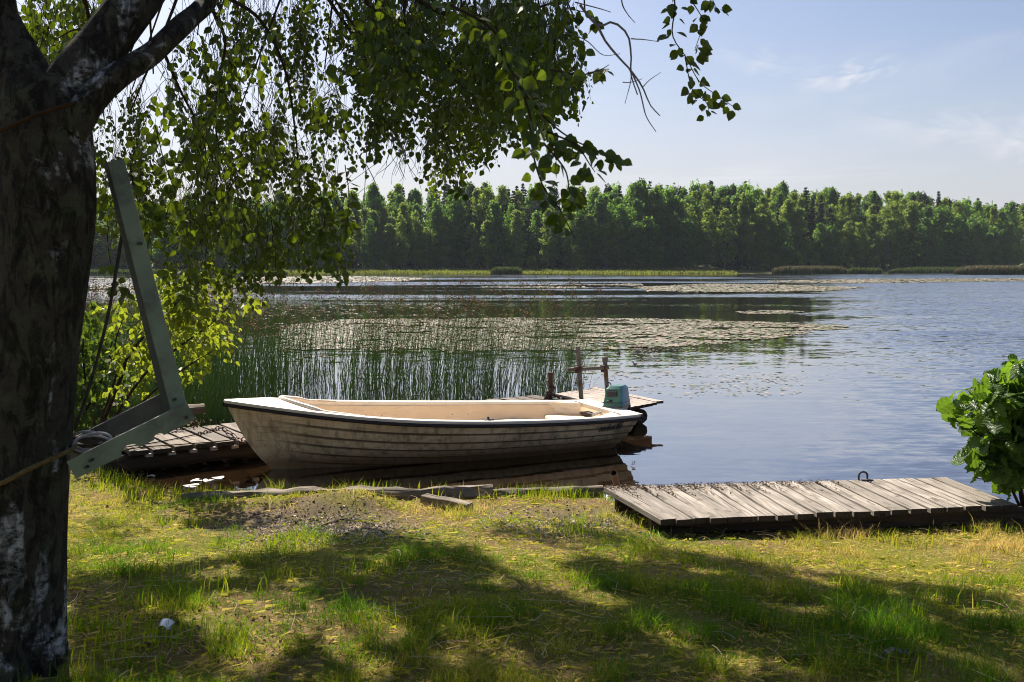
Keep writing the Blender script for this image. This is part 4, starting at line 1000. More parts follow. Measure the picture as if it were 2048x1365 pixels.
rp = at(1101, 803, 13.3); rt_ = at(1101, 745, 13.3)
rs = empty('rusty_post', tuple(rp)); tag(rs, 'short rusty iron post with hinged clamp where walkway meets platform', 'post')
mb = MB(); mb.tube([np.array([0, 0, -.5]), rt_ - rp], .032, 10); mb.build('post', M['rust'], rs)
mb = MB(); h_ = np.array([-.03, -.04, .10]); mb.box(h_, [unit((-.5, 0, -.9)), (0, 1, 0), unit((.9, 0, -.5))], (.10, .02, .025)); mb.tube([h_ + (.09, 0, .10), h_ + (.0, 0, .03)], .022, 8); mb.tube([h_ + (-.03, 0, .03), h_ + (.15, 0, -.04)], .018, 8); mb.build('hinge', M['rust'], rs)

# ------------------------------------------------------------------ near jetty
K0 = onz(1205, 974, .30); ua = R(7.0); UJ = np.array([math.cos(ua), math.sin(ua), 0]); VJ = np.array([UJ[1], -UJ[0], 0])
jet = empty('jetty', tuple(K0)); tag(jet, 'low weathered grey plank jetty on the grassy shore', 'jetty')
mb = MB(); pitch = .1445
for i in range(20):
    L_ = 1.065 - .115 * i / 19; sk = .16 * max(0, 1 - i / 6.0) + random.uniform(-.008, .008)
    ax = unit(VJ + UJ * sk); c = UJ * (pitch * (i + .5)) + ax * (L_ / 2 + random.uniform(-.012, .012)) + ZV * (-.020 + random.uniform(-.003, .003))
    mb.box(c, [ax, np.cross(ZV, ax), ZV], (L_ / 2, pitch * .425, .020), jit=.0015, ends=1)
mb.build('deck', [M['deck_wood'], M['end_shade']], jet)
for d_ in (.12, .84):
    mb = MB(); mb.box(VJ * d_ + UJ * 1.5 + ZV * -.105 + UJ * (.08 if d_ > .5 else 0), [UJ, VJ, ZV], (1.42, .04, .055)); mb.build('beam', M['log_wood'], jet)
hk = onz(1726, 961, .30); mb = MB()
tag(mb.tube([hk + (-.035, 0, -.02), hk + (-.035, 0, .035)] + [hk + (.035 * -math.cos(a), 0, .035 + .035 * math.sin(a)) for a in np.linspace(.2, 2.9, 9)] + [hk + (.035, 0, .035), hk + (.035, 0, .004), hk + (.055, .0, .006)], .0085, 8)
    or mb.box(hk + np.array([.03, -.01, .006]), [(1, 0, 0), (0, 1, 0), (0, 0, 1)], (.045, .02, .005)) or mb.build('mooring_hook', M['iron']), 'bent iron mooring hook on the lake edge of the grey jetty', 'hook')
pb, pt = onz(1237, 982, .12), at(1227, 946, 7.85); mb = MB(); d = unit(pt - pb)
mb.tube([pb - d * .3, pt], .0285, 14, False); mb.tube([pt - d * .15, pt], .0215, 14, False)
ring = [[pt + (np.cross(d, [1, 0, 0]) * math.sin(a) + unit(np.cross(np.cross(d, [1, 0, 0]), d)) * math.cos(a)) * r_ for a in np.linspace(0, 6.283, 15)[:-1]] for r_ in (.0215, .0285)]
mb.grid(ring, True); tag(mb.build('iron_pipe', M['rust_pipe']), 'open-topped rusty iron pipe leaning at the jetty corner', 'pipe')

# ------------------------------------------------------------------ logs along the bank
def logobj(name, label, pts, r, mat, n=14, rough=.35, cat='log', flat=1.0):
    mb = MB(); mb.tube(smooth_path(pts, 24), r, n, rough=rough, flat=flat); return tag(mb.build(name, mat), label, cat)
a_, b_ = onz(365, 1002, .13), onz(985, 988, .15)
logobj('edging_log', 'long split rotten log edging the grassy bank beside the boat', [a_, a_ * .6 + b_ * .4 + (0, .03, .012), a_ * .3 + b_ * .7 + (0, -.02, .01), b_], .066, M['rotten'], rough=.55)
a3, b3 = onz(400, 1022, .02), onz(720, 1012, .03)  # added dark log, put in as the shaded recess below the edging
logobj('recess_log', 'added dark log for the shaded recess under the split edging log', [a3, (a3 + b3) / 2 + (0, .02, .01), b3], .075, M['log_wood'], rough=.4)
a2, b2 = onz(982, 990, .13), onz(1206, 984, .14)
logobj('edging_plank', 'thin grey edging plank between the split log and the jetty', [a2, (a2 + b2) / 2, b2], .05, M['rotten'], rough=.2)
c_ = onz(893, 1008, .165); mb = MB(); dx = unit(np.array([.86, -.5, -.05])); mb.box(c_ + ZV * .01, [dx, unit(np.cross(ZV, dx)), unit(np.cross(dx, np.cross(ZV, dx)))], (.22, .05, .032), jit=.008)
tag(mb.build('short_beam', M['rotten']), 'short square beam end lying against the split log', 'beam')
st = np.array([-4.55, 11.1, .16]); mb = MB(); mb.tube([st + (0, 0, -.2), st + (0, 0, .1), st + (.02, 0, .33)], [.20, .16, .13], 14, rough=.3)
tag(mb.build('tree_stump', M['log_wood']), 'dark rotten tree stump between the bushes at the walkway start', 'stump')
lg = np.array([-4.5, 10.95, .30]); logobj('fallen_log', 'grey fallen log beside the stump at the walkway start', [lg, lg + (.5, .22, .06), lg + (.95, .45, .10)], .06, M['rotten'], rough=.3)

# ------------------------------------------------------------------ mooring lines
def line(name, label, pts, r, mat, n=30, cat='rope'):
    mb = MB(); mb.tube(smooth_path(pts, n), r, 6); return tag(mb.build(name, mat), label, cat)
wl = lambda px, py, z=.262: onz(px, py, z)
bowp = b2w(P(.0, .55, 1))
line('mooring_rope', 'thin dark mooring rope running to the chain at the bow', [wl(190, 905, .3), wl(262, 893), wl(330, 882), wl(398, 868)], .006, M['rope_dark'])
line('mooring_rope', 'thin brown mooring rope lying nearest the walkway edge', [wl(200, 912, .3), wl(275, 896), wl(350, 890), wl(430, 884), wl(478, 878, .27)], .006, M['rope_tan'])
mb = MB(); ch = smooth_path([wl(396, 869), wl(420, 863), wl(445, 857, .275), bowp + (-.03, 0, -.02)], 13)
for i in range(12):
    a, b = ch[i], ch[i + 1]; d = unit(b - a); s_ = unit(np.cross(d, ZV)) if i % 2 else unit(np.cross(d, unit(np.cross(d, ZV)))); c = (a + b) / 2; L_ = np.linalg.norm(b - a)
    mb.tube([c + d * (L_ * .62 * math.cos(q)) + s_ * (.02 * math.sin(q)) for q in np.linspace(0, 6.283, 13)], .0065, 5)
tag(mb.build('mooring_chain', M['rust']), 'rusty mooring chain between the walkway and the boat bow', 'chain')

# ------------------------------------------------------------------ painted frame against the birch
F0 = at(357, 830, 3.92)
frm = empty('wooden_frame', tuple(F0)); tag(frm, 'grey-green painted wooden frame of one tall post and two notched rails', 'wooden frame')
ft, fb = at(232, 322, 3.98), at(360, 826, 3.92); ax = unit(ft - fb); L_ = np.linalg.norm(ft - fb)
fn = unit(np.array([.30, -1, 0]) - ax * np.dot(np.array([.30, -1, 0]), ax)); fsd = np.cross(ax, fn); fsd = fsd if fsd[0] > 0 else -fsd
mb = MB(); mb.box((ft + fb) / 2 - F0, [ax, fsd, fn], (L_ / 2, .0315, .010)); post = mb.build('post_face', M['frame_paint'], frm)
mb = MB(); l1, l2 = at(219, 326, 4.02), at(337, 815, 3.97); mb.box((l1 + l2) / 2 - F0, [unit(l1 - l2), fsd, fn], (np.linalg.norm(l1 - l2) / 2, .021, .012)); mb.build('post_side', M['frame_shade'], frm)
mb = MB(); l1, l2 = at(224, 335, 4.04), at(345, 812, 3.99); mb.box((l1 + l2) / 2 - F0, [unit(l1 - l2), fn, fsd], (np.linalg.norm(l1 - l2) / 2, .016, .008)); mb.build('post_web', M['frame_shade'], frm)
def rail(p0, p1, h, th, notches, name, mat, face):
    ax = unit(p1 - p0); L_ = np.linalg.norm(p1 - p0); up = unit(np.cross(face, ax)); up = up if up[2] > 0 else -up; nn = np.cross(ax, up)
    bot = []
    x = 0
    for (cx, r_) in notches:
        bot += [(cx - r_, -h / 2)] + [(cx - r_ * math.cos(q), -h / 2 + r_ * .8 * math.sin(q)) for q in np.linspace(.3, math.pi - .3, 7)] + [(cx + r_, -h / 2)]
    out = [(0, -h / 2)] + bot + [(L_, -h / 2), (L_, h / 2), (0, h / 2)]
    mb = MB(); mb.prism(out, p0 - F0, [ax, up, nn], th); return mb.build(name, mat, frm, smooth=False)
r0, r1 = at(143, 940, 3.72), at(382, 822, 3.88)
rail(r0, r1, .074, .030, [(.215, .035), (.33, .02)], 'front_rail', M['frame_paint'], np.array([.25, -1, 0]))
q0, q1 = at(158, 893, 4.02), at(345, 798, 4.06)
rail(q0, q1, .082, .028, [(.16, .02)], 'rear_rail', M['frame_shade'], np.array([.25, -1, 0]))
for (x, y, Y_) in [(180, 922, 3.71), (172, 935, 3.71), (372, 836, 3.85), (277, 487, 3.93), (259, 487, 3.95), (348, 800, 3.90)]:
    mb = MB(); q = at(x, y, Y_) - F0; mb.tube([q + (0, .03, 0), q + (0, -.006, 0)], .006, 8); mb.build('bolt', M['bolt'], frm)
line('frame_cord', 'thin dark cord hanging from the painted frame to the birch trunk', [at(249, 436, 4.0), at(236, 520, 4.0), at(214, 640, 4.0), at(180, 770, 4.0), at(150, 858, 3.98)], .0065, M['rope_dark'], cat='cord')
mb = MB()
for k in range(6):
    c = at(180 + random.uniform(-8, 8), 884 + random.uniform(-12, 10), 3.86 + .02 * k); a, b = .07 + random.uniform(-.02, .02), .03 + random.uniform(-.01, .012); tl = random.uniform(-.1, .5)
    mb.tube([c + (a * math.cos(q), .02 * math.sin(q + k), b * math.sin(q) + tl * .3 * a * math.cos(q)) for q in np.linspace(0, 6.283 * .95, 24)], .0055, 6, mi=k % 2)
tag(mb.build('rope_coil', [M['rope_grey'], M['rope_dark']]), 'loose coil of grey cord between trunk and painted frame', 'rope')
# ------------------------------------------------------------------ birch
birch = empty('birch_tree', (-1.95, 4.0, .42))
tag(birch, 'big old birch with dark fissured trunk and hanging leafy branches over the shore', 'birch tree')
BO = np.array([-1.95, 4.0, .42])
def tree_tube(name, ctrl, n=40, sides=22, rough=.18, mat='bark', parent=birch, caps=False, cap_end=True):
    """ctrl rows: x, y, z, radius (world)"""
    c = smooth_path(ctrl, n); mb = MB(); mb.tube(c[:, :3] - BO, c[:, 3], sides, caps, rough=rough); return mb.build(name, M[mat], parent)
def pxr(px, py, Y, r):
    Y = Y - .22 if Y < 4.36 else Y
    q = at(px, py, Y); return [q[0], q[1], q[2], r * .95 / FPX * Y]
tr = [pxr(36, 1420, 3.98, 122), pxr(36, 1345, 3.98, 103), pxr(34, 1290, 4.0, 98), pxr(35, 1200, 4, 96), pxr(38, 1000, 4, 96), pxr(48, 850, 4.02, 96), pxr(64, 700, 4.03, 92), pxr(86, 560, 4.04, 88),
      pxr(93, 450, 4.05, 93), pxr(94, 370, 4.05, 94), pxr(90, 290, 4.06, 92), pxr(84, 220, 4.07, 88), pxr(75, 170, 4.08, 72)]
tree_tube('trunk', tr, 60, 30, .10)
mb = MB()
for (dx, dy, L_) in [(.20, -.12, .45), (-.3, .05, .4)]:
    b0 = at(36, 1330, 3.78); b0[2] = float(ground_z(b0[0], b0[1])) + .18
    pts = smooth_path([b0 + np.array([dx * .35, dy * .35, .14]), b0 + np.array([dx * .75, dy * .75, -.16]), b0 + np.array([dx * 1.1, dy * 1.1, -.25]), b0 + np.array([dx * 1.3, dy * 1.3, -.32])], 12)
    mb.tube(pts - BO, np.linspace(.05, .012, 12), 10, rough=.2)
mb.build('root', M['bark'], birch)
def up(px, py, Y, pts): return pts
limbs = {
 'a': [pxr(78, 270, 4.07, 82), pxr(40, 150, 4.1, 62), pxr(2, 50, 4.12, 45), pxr(-20, -60, 4.15, 40), [-2.35, 4.3, 4.2, .075], [-2.5, 4.6, 6.0, .055], [-2.4, 5.1, 8.2, .03]],
 'b': [pxr(100, 262, 4.07, 62), pxr(150, 170, 4.12, 58), pxr(210, 85, 4.2, 50), pxr(272, 0, 4.3, 46), pxr(335, -95, 4.45, 42), [-1.05, 4.9, 4.3, .08], [-.5, 5.7, 5.9, .06], [.1, 6.8, 7.6, .03]],
 'c': [pxr(135, 262, 4.02, 42), pxr(180, 200, 4.05, 33), pxr(238, 150, 4.1, 26), pxr(300, 110, 4.2, 23), pxr(352, 62, 4.3, 21), pxr(405, 15, 4.4, 20), pxr(455, -35, 4.5, 20), [-.85, 4.9, 3.55, .04], [.2, 5.3, 4.4, .034], [1.6, 5.9, 5.3, .025], [3.0, 6.4, 5.8, .014]]}
LW = {}
for k_, c in limbs.items():
    tree_tube('limb', c, 50, 18, .16); LW[k_] = smooth_path(c, 50)

tw = MB(); lv = Leaves()
def pick_parent(q):
    best = None
    for k_, pth in LW.items():
        d = np.linalg.norm(pth[14:, :3] - q, axis=1) + .5 * np.maximum(0, q[2] + .3 - pth[14:, 2]); i = int(np.argmin(d))
        if best is None or d[i] < best[0]: best = (d[i], pth[14 + i])
    return best[1]
def bough(q, r0=.018, n=14, sag=.3):
    """a side branch from the nearest limb out to q"""
    p = pick_parent(q)[:3]; m_ = (p + q) / 2 + np.array([random.gauss(0, .12), random.gauss(0, .12), sag * np.linalg.norm(q - p) * .4])
    pts = smooth_path([p, m_, q], n); tw.tube(pts - BO, np.linspace(r0, .004, n), 6); return pts

# --- hanging foliage seen against the lake and sky
HOLES = [(335, 300, 38, 62), (215, 232, 26, 20), (705, 250, 16, 40), (385, 215, 20, 25), (300, 180, 30, 14), (360, 400, 26, 26), (455, 300, 14, 22), (205, 520, 40, 60)]
P_left = [(185, 240), (250, 200), (330, 140), (380, 90), (430, 30), (450, 0), (720, 0), (700, 60), (690, 170), (715, 215), (690, 240), (700, 320), (700, 400), (690, 440), (640, 430), (560, 440), (480, 470), (380, 480), (330, 420), (280, 470), (200, 430), (180, 330)]
P_low = [(300, 460), (360, 440), (480, 420), (600, 420), (695, 420), (690, 555), (660, 555), (640, 520), (600, 525), (545, 555), (500, 570), (420, 590), (345, 590), (320, 540)]
P_mid = [(690, 0), (1165, 0), (1195, 50), (1160, 95), (1165, 165), (1135, 205), (1110, 240), (1060, 270), (1000, 280), (960, 305), (930, 325), (895, 340), (885, 365), (868, 325), (835, 285), (790, 270), (745, 290), (735, 255), (705, 190), (695, 100)]
P_top = [(35, 0), (235, 0), (170, 100), (110, 140), (70, 110)]
P_core = [(720, 0), (1120, 0), (1130, 180), (1050, 225), (900, 240), (800, 200), (740, 130)]
# where the sun comes through to the lawn (outlines measured on the ground)
LIT = [[(330, 1010), (520, 1015), (640, 1008), (665, 1060), (620, 1095), (480, 1105), (330, 1135), (200, 1165), (150, 1140), (250, 1070)],
       [(375, 1228), (480, 1203), (600, 1210), (700, 1255), (715, 1290), (640, 1330), (600, 1365), (560, 1410), (470, 1410), (430, 1330), (350, 1290)],
       [(950, 1070), (1060, 1050), (1190, 1090), (1120, 1125), (1200, 1180), (1290, 1228), (1240, 1255), (1100, 1195), (1005, 1130)],
       [(1300, 1050), (1500, 1080), (1650, 1118), (1830, 1135), (2060, 1185), (2060, 1000), (1300, 1000)],
       [(1160, 1055), (1300, 1070), (1270, 1118), (1150, 1085)], [(880, 1290), (960, 1280), (970, 1330), (890, 1345)], [(1090, 1250), (1160, 1255), (1150, 1285), (1085, 1280)],
       [(740, 1105), (800, 1100), (800, 1140), (740, 1150)], [(1370, 1108), (1470, 1112), (1480, 1135), (1380, 1130)], [(1920, 1220), (2040, 1215), (2045, 1245), (1930, 1245)],
       [(1620, 1225), (1720, 1225), (1730, 1245), (1630, 1248)], [(1840, 1180), (1900, 1180), (1900, 1200), (1845, 1200)], [(690, 1290), (790, 1260), (850, 1310), (820, 1365), (730, 1365)]]
def lit(q):
    """whether the sun ray through world points q reaches the lawn inside one of those outlines"""
    q = np.atleast_2d(q); g_ = q - SUN[None] * ((q[:, 2] - .36) / SUN[2])[:, None]; ok = g_[:, 1] > 2.0
    g_[~ok] = [0, 2, .36]; x, y = project(g_); m_ = np.zeros(len(q), bool)
    for pl in LIT: m_ |= in_poly(x, y, pl)
    a_, b_ = g_[:, 0] * .906 + g_[:, 1] * .423, -g_[:, 0] * .423 + g_[:, 1] * .906     # small gaps in the canopy, drawn out along the sun
    m_ |= vnoise(a_ / .21, b_ / .36, 63, 2) > .685
    return m_ & ok
shade_pts = []
def foliage(poly, n, Y0, Y1, nl, size, length, scale=70, thr=.42, seed=1, holes=(), up_=.12, droop=1.0, L=None, T=None, shade=0.0):
    L = L or lv; T = T or tw
    for px, py in sample_poly(poly, n, scale, thr, seed, holes):
        for _ in range(14):
            Y = random.uniform(Y0, Y1); q = at(px, py, Y)
            if not lit(q).any(): break
        if random.random() < shade: shade_pts.append(q.copy())
        q = q - BO; q[2] += length * .45
        pts = L.shoot(q, random.randint(max(2, nl - 2), nl + 2), length * random.uniform(.7, 1.2), size, droop, tw=T)
        if up_ > .05 and random.random() < .35: T.tube(smooth_path([q + np.array([random.gauss(0, .1), random.gauss(0, .1), up_ + random.random() * .35]), q + np.array([random.gauss(0, .02), 0, up_ * .5]), q], 5), .0018, 3, False)
foliage(P_left, 860, 6.0, 8.8, 7, .041, .26, 55, .50, 3, HOLES, shade=.40)
foliage(P_left, 240, 4.3, 5.8, 6, .046, .24, 55, .52, 5, HOLES, shade=.38)
foliage(P_low, 250, 6.2, 8.4, 7, .042, .24, 55, .47, 7, [(210, 520, 90, 80), (440, 520, 30, 30)])
foliage(P_mid, 1150, 6.0, 9.2, 7, .041, .26, 55, .45, 9, shade=.46)
foliage(P_core, 440, 4.2, 6.2, 7, .047, .24, 60, .38, 11, shade=.44)
foliage(P_top, 150, 5.0, 9.0, 6, .050, .22, 45, .40, 13)
foliage([(60, 90), (120, 120), (110, 150), (70, 130)], 14, 4.8, 6, 5, .05, .2, 45, .3, 14)
# near sprays hanging lower, a little out of focus
def strand(ctrl, Y, n, size, r=.004, spread=14, L=None, leafless=0.0, T=None):
    L = L or lv; T = T or tw; c = smooth_path([list(at(x, y, Y + (k * .06 if k else 0))) for k, (x, y) in enumerate(ctrl)], 24)
    T.tube(c - BO, np.linspace(r, r * .35, 24), 5)
    for i in range(n):
        u = leafless + (1 - leafless) * (i + random.random()) / n; q = c[int(u * 23)] - BO
        d = unit(np.array([random.gauss(0, .7), random.gauss(0, .5), -random.uniform(.2, 1.0)])); nm = np.array([random.gauss(0, .6), -random.uniform(.2, 1), random.gauss(.3, .5)])
        L.P.append(q + d * size * random.uniform(.15, .6)); L.D.append(d); L.N.append(nm); L.S.append(size * random.uniform(.7, 1.15)); L.r.append(random.random())
strand([(900, 10), (985, 60), (1015, 130), (1070, 215), (1130, 270), (1190, 300), (1250, 322)], 3.6, 70, .056, .006)
strand([(1030, 150), (1060, 230), (1065, 300), (1085, 370), (1120, 420), (1150, 478)], 3.5, 46, .056, .005)
strand([(1085, 260), (1150, 290), (1180, 330), (1190, 345)], 3.55, 22, .054, .004)
strand([(1090, 290), (1130, 340), (1140, 385), (1155, 400)], 3.4, 22, .056, .004)
strand([(1100, 140), (1160, 150), (1200, 140), (1218, 130)], 3.7, 16, .054, .004)
strand([(1150, 20), (1180, 30), (1195, 55)], 5.5, 12, .055, .003)
strand([(1338, -60), (1350, 10), (1345, 70), (1372, 115), (1400, 165), (1440, 195), (1478, 222)], 4.6, 44, .056, .004)
strand([(1350, -40), (1395, 20), (1405, 50), (1390, 100), (1398, 90)], 4.7, 26, .056, .003)
strand([(1370, 115), (1385, 180), (1412, 205), (1420, 235)], 4.6, 14, .052, .003)
strand([(1400, -40), (1425, 0), (1432, 15)], 4.7, 14, .054, .003)
strand([(880, 250), (905, 320), (912, 360), (922, 395)], 6.2, 34, .055, .003)
strand([(740, 270), (745, 300), (760, 315)], 6.0, 12, .055, .003)
strand([(690, 330), (698, 395), (690, 470), (668, 520), (690, 570)], 5.6, 46, .058, .003)
strand([(640, 380), (650, 450), (640, 500), (625, 560)], 6.2, 30, .055, .003)
strand([(540, 420), (550, 500), (552, 560)], 6.4, 30, .055, .003)
strand([(310, 250), (330, 330), (345, 380), (330, 440)], 4.4, 32, .060, .003)
strand([(260, 330), (275, 400), (300, 450), (290, 520)], 4.6, 30, .058, .003)
strand([(225, 420), (215, 480), (230, 560), (250, 590)], 5.0, 14, .056, .003, leafless=.5)
# bare dead twigs
def dtwig(ctrl, Y, r):
    dead = MB(); c = smooth_path([list(at(x, y, Y)) for x, y in ctrl], 14); dead.tube(c - BO, np.linspace(r, r * .4, 14), 5, rough=.25); dead.build('dead_twig', M['twig_grey'], birch)
dtwig([(1160, 10), (1195, 52), (1225, 45), (1255, 70), (1262, 110), (1262, 150), (1275, 190)], 4.2, .0065)
dtwig([(1195, 52), (1212, 85), (1240, 118), (1262, 142), (1285, 175), (1300, 210), (1320, 232)], 4.2, .006)
dtwig([(1262, 142), (1280, 185), (1292, 232), (1312, 264)], 4.15, .004)
dtwig([(1262, 78), (1290, 80), (1318, 84)], 4.2, .003); dtwig([(1240, 118), (1262, 150), (1250, 208)], 4.2, .003)
dtwig([(1245, 165), (1262, 165), (1285, 158)], 4.2, .0025); dtwig([(1285, 175), (1300, 160), (1322, 145)], 4.2, .0025)
dtwig([(1240, -20), (1245, 10), (1256, 30), (1270, 46)], 4.6, .004); dtwig([(1150, 5), (1200, 18), (1222, 25)], 4.4, .0035); dtwig([(1115, 60), (1170, 80), (1205, 110), (1240, 108)], 4.3, .003)
dtwig([(735, 250), (732, 330), (728, 420), (730, 520), (732, 575)], 6.0, .003); dtwig([(733, 330), (752, 370), (765, 430), (790, 500)], 6.0, .003); dtwig([(728, 390), (720, 450), (700, 520)], 6.0, .0025)
for k in range(26):
    x = random.uniform(770, 900); y = random.uniform(250, 290); pts = [(x, y)]
    for _ in range(4): pts.append((pts[-1][0] + random.gauss(0, 11), pts[-1][1] + random.uniform(12, 30)))
    dtwig(pts, random.uniform(6, 7.5), .0028)
for k in range(12):
    x = random.uniform(200, 300); y = random.uniform(380, 520); pts = [(x, y)]
    for _ in range(4): pts.append((pts[-1][0] + random.gauss(0, 14), pts[-1][1] + random.uniform(12, 34)))
    dtwig(pts, random.uniform(4.3, 6), .0022)
def vis_branch(ctrl, Y, r): c = smooth_path([list(at(x, y, Y + .12 * k)) for k, (x, y) in enumerate(ctrl)], 24); tw.tube(c - BO, np.linspace(r, r * .3, 24), 7)
vis_branch([(700, -40), (760, 30), (830, 60), (880, 110), (930, 150), (1000, 170)], 6.0, .018)
vis_branch([(620, -60), (700, 60), (780, 130), (860, 190), (930, 260)], 6.6, .014)
vis_branch([(780, -40), (870, 20), (960, 40), (1060, 20), (1150, -10)], 5.2, .016)
vis_branch([(810, 0), (815, 60), (900, 150), (960, 210)], 5.0, .010)
vis_branch([(420, 10), (450, 80), (440, 150), (430, 240), (445, 330)], 5.0, .010)
vis_branch([(445, -10), (520, 40), (570, 140), (590, 260), (600, 380)], 5.6, .012)
vis_branch([(160, -20), (175, 20), (185, 70), (200, 40)], 5.2, .012); vis_branch([(185, 70), (150, 60), (110, 80)], 5.2, .008)
vis_branch([(330, 110), (360, 180), (400, 260), (420, 340)], 4.6, .008)

# --- upper crown above the frame: placed along the sun's rays so the shade falls where the place has it
SH = [([(140, 1195), (340, 1190), (500, 1130), (700, 1075), (860, 1080), (960, 1085), (1040, 1130), (1000, 1180), (1120, 1250), (1230, 1330), (1280, 1420), (560, 1420), (640, 1330), (720, 1270), (620, 1215), (480, 1215), (350, 1240), (330, 1330), (350, 1420), (140, 1420)], 430, .26),
      ([(1080, 1120), (1200, 1090), (1330, 1060), (1480, 1082), (1640, 1135), (1800, 1150), (1930, 1185), (2080, 1205), (2130, 1420), (1300, 1420), (1290, 1290), (1180, 1190)], 460, .26),
      ([(650, 1010), (780, 1005), (850, 1040), (820, 1080), (700, 1075)], 7, 0.0),
      ([(1000, 1040), (1200, 1040), (1230, 1075), (1040, 1075)], 7, .3),
      ([(1275, 1015), (1400, 1012), (1480, 1045), (1320, 1058)], 7, .2),
      ([(150, 1000), (260, 1010), (250, 1080), (150, 1100)], 7, .2),
      ([(150, 1290), (420, 1290), (560, 1420), (100, 1420)], 24, .2)]
cover = []
for poly, n_, thr in SH:
    for px, py in sample_poly(poly, n_, 62, thr + .14 if thr > .25 else thr, 41):
        g_ = onz(px, py, .36); zt = random.uniform(5.2, 7.0); cover.append(g_ + SUN * ((zt - g_[2]) / SUN[2]))
for k in range(150):                                   # the rest of the crown, over and behind the viewpoint
    g_ = np.array([random.uniform(-6, 5), random.uniform(-3.0, 2.9), .4]); zt = random.uniform(4.8, 8.5); cover.append(g_ + SUN * ((zt - g_[2]) / SUN[2]))
for q in shade_pts:                                     # leaves higher in the crown, between the sun and the hanging ones
    zt = random.uniform(5.2, 7.4); cover.append(q + SUN * ((zt - q[2]) / SUN[2]) + np.array([random.gauss(0, .08), random.gauss(0, .08), 0]))
n_sh = len(shade_pts)
cover = [q for q in cover if not lit(q).any()]; print('cover', len(cover))
n_vis = len(lv.P)
for k, q in enumerate(cover):
    for _ in range(11 if k < len(cover) - n_sh else 4):
        c = q + np.array([random.gauss(0, .085), random.gauss(0, .085), random.gauss(0, .12)])
        lv.shoot(c - BO, 6, .26, .066, 1.0)
    if k % 8 == 0: bough(q + np.array([0, 0, .1]), .022, 14)
for pl in (P_left, P_mid, P_core):
    for px, py in sample_poly(pl, 9, 50, 0, 3): bough(at(px, py * .5, random.uniform(5.2, 7.2)), .013, 14, .5)
ok_ = np.ones(len(lv.P), bool); ok_[n_vis:] = ~lit(np.array(lv.P[n_vis:]) + BO)
for a_ in ('P', 'D', 'N', 'S', 'r'): setattr(lv, a_, [v_ for v_, o_ in zip(getattr(lv, a_), ok_) if o_])
tw.build('branches', M['twig'], birch)
crown = lv.build('crown', M['leaf_birch'], birch)
print('birch leaves', len(lv.P))
def strapring(name, label, z0, pxs, r, mat, tilt):
    c = smooth_path([list(at(x, y, Y)) for x, y, Y in pxs], 40); mb = MB(); mb.tube(c, r, 6, flat=.6); return tag(mb.build(name, mat), label, 'strap')
strapring('tree_strap', 'frayed tan strap tied round the lower birch trunk', 0, [(-60, 985, 3.72), (0, 968, 3.585), (60, 938, 3.585), (110, 915, 3.63), (142, 900, 3.72), (150, 893, 3.85)], .014, M['rope_tan'], 0)
strapring('tree_strap', 'dull brown strap round the upper birch trunk below the fork', 0, [(-50, 285, 3.75), (0, 262, 3.65), (60, 236, 3.65), (120, 215, 3.69), (165, 205, 3.8)], .011, M['strap'], 0)

# ------------------------------------------------------------------ bushes on the left bank
def shrub(name, label, cat, base, stems, polys, leafmat, size, shape=LEAF, nl=6, length=.2, droop=.5, fold=.25):
    global BO
    rt = empty(name, tuple(base)); tag(rt, label, cat); keep = BO; BO = np.asarray(base, float); T = MB(); L = Leaves()
    for c, Y, r in stems:
        S_ = MB()
        pts = smooth_path([list(base if i == 0 else at(x, y, Y)) for i, (x, y) in enumerate(c)], 20); S_.tube(pts - BO, np.linspace(r, r * .25, 20), 7); S_.build('stem', M['twig'], rt)
    for poly, n_, y0, y1, sc, thr, sd in polys: foliage(poly, n_, y0, y1, nl, size, length, sc, thr, sd, L=L, T=T, droop=droop, up_=.03)
    L.build('crown', leafmat, rt, shape=shape, fold=fold); T.build('twigs', M['twig'], rt); BO = keep; return rt
sb = np.array([-4.15, 9.6, .12])
shrub('sapling', 'young sunlit yellow-green sapling standing at the walkway before the reeds', 'sapling', sb,
      [([(0, 0), (240, 760), (255, 715), (300, 660), (350, 610)], 9.0, .022), ([(0, 0), (280, 760), (350, 700), (420, 650), (470, 600)], 8.7, .016), ([(0, 0), (300, 790), (380, 730), (430, 700)], 8.9, .014), ([(0, 0), (235, 740), (230, 690), (245, 640)], 9.2, .014)],
      [([(215, 660), (240, 615), (330, 590), (350, 560), (430, 565), (490, 585), (492, 620), (460, 645), (455, 690), (400, 728), (345, 715), (300, 740), (225, 745)], 330, 8.2, 9.8, 45, .42, 51),
       ([(330, 560), (420, 540), (455, 570), (400, 640), (330, 640)], 70, 7.6, 8.6, 40, .3, 52), ([(300, 740), (400, 720), (440, 735), (330, 800), (230, 800), (220, 750)], 60, 8.6, 9.8, 40, .45, 53)],
      M['leaf_sap'], .060, nl=6, length=.2, droop=.35)
shrub('bush', 'dark green bush in shade behind the birch trunk', 'bush', np.array([-4.75, 10.4, .15]),
      [([(0, 0), (170, 800), (165, 700), (175, 650)], 10.4, .02), ([(0, 0), (190, 790), (215, 720), (225, 680)], 10.3, .016)],
      [([(130, 640), (180, 615), (215, 655), (245, 710), (235, 780), (210, 830), (180, 865), (130, 870)], 300, 9.8, 11.2, 45, .30, 61), ([(0, 600), (130, 600), (130, 870), (0, 870)], 160, 10, 12, 45, .3, 62)],
      M['leaf_bush'], .075, nl=6, length=.24, droop=.4)
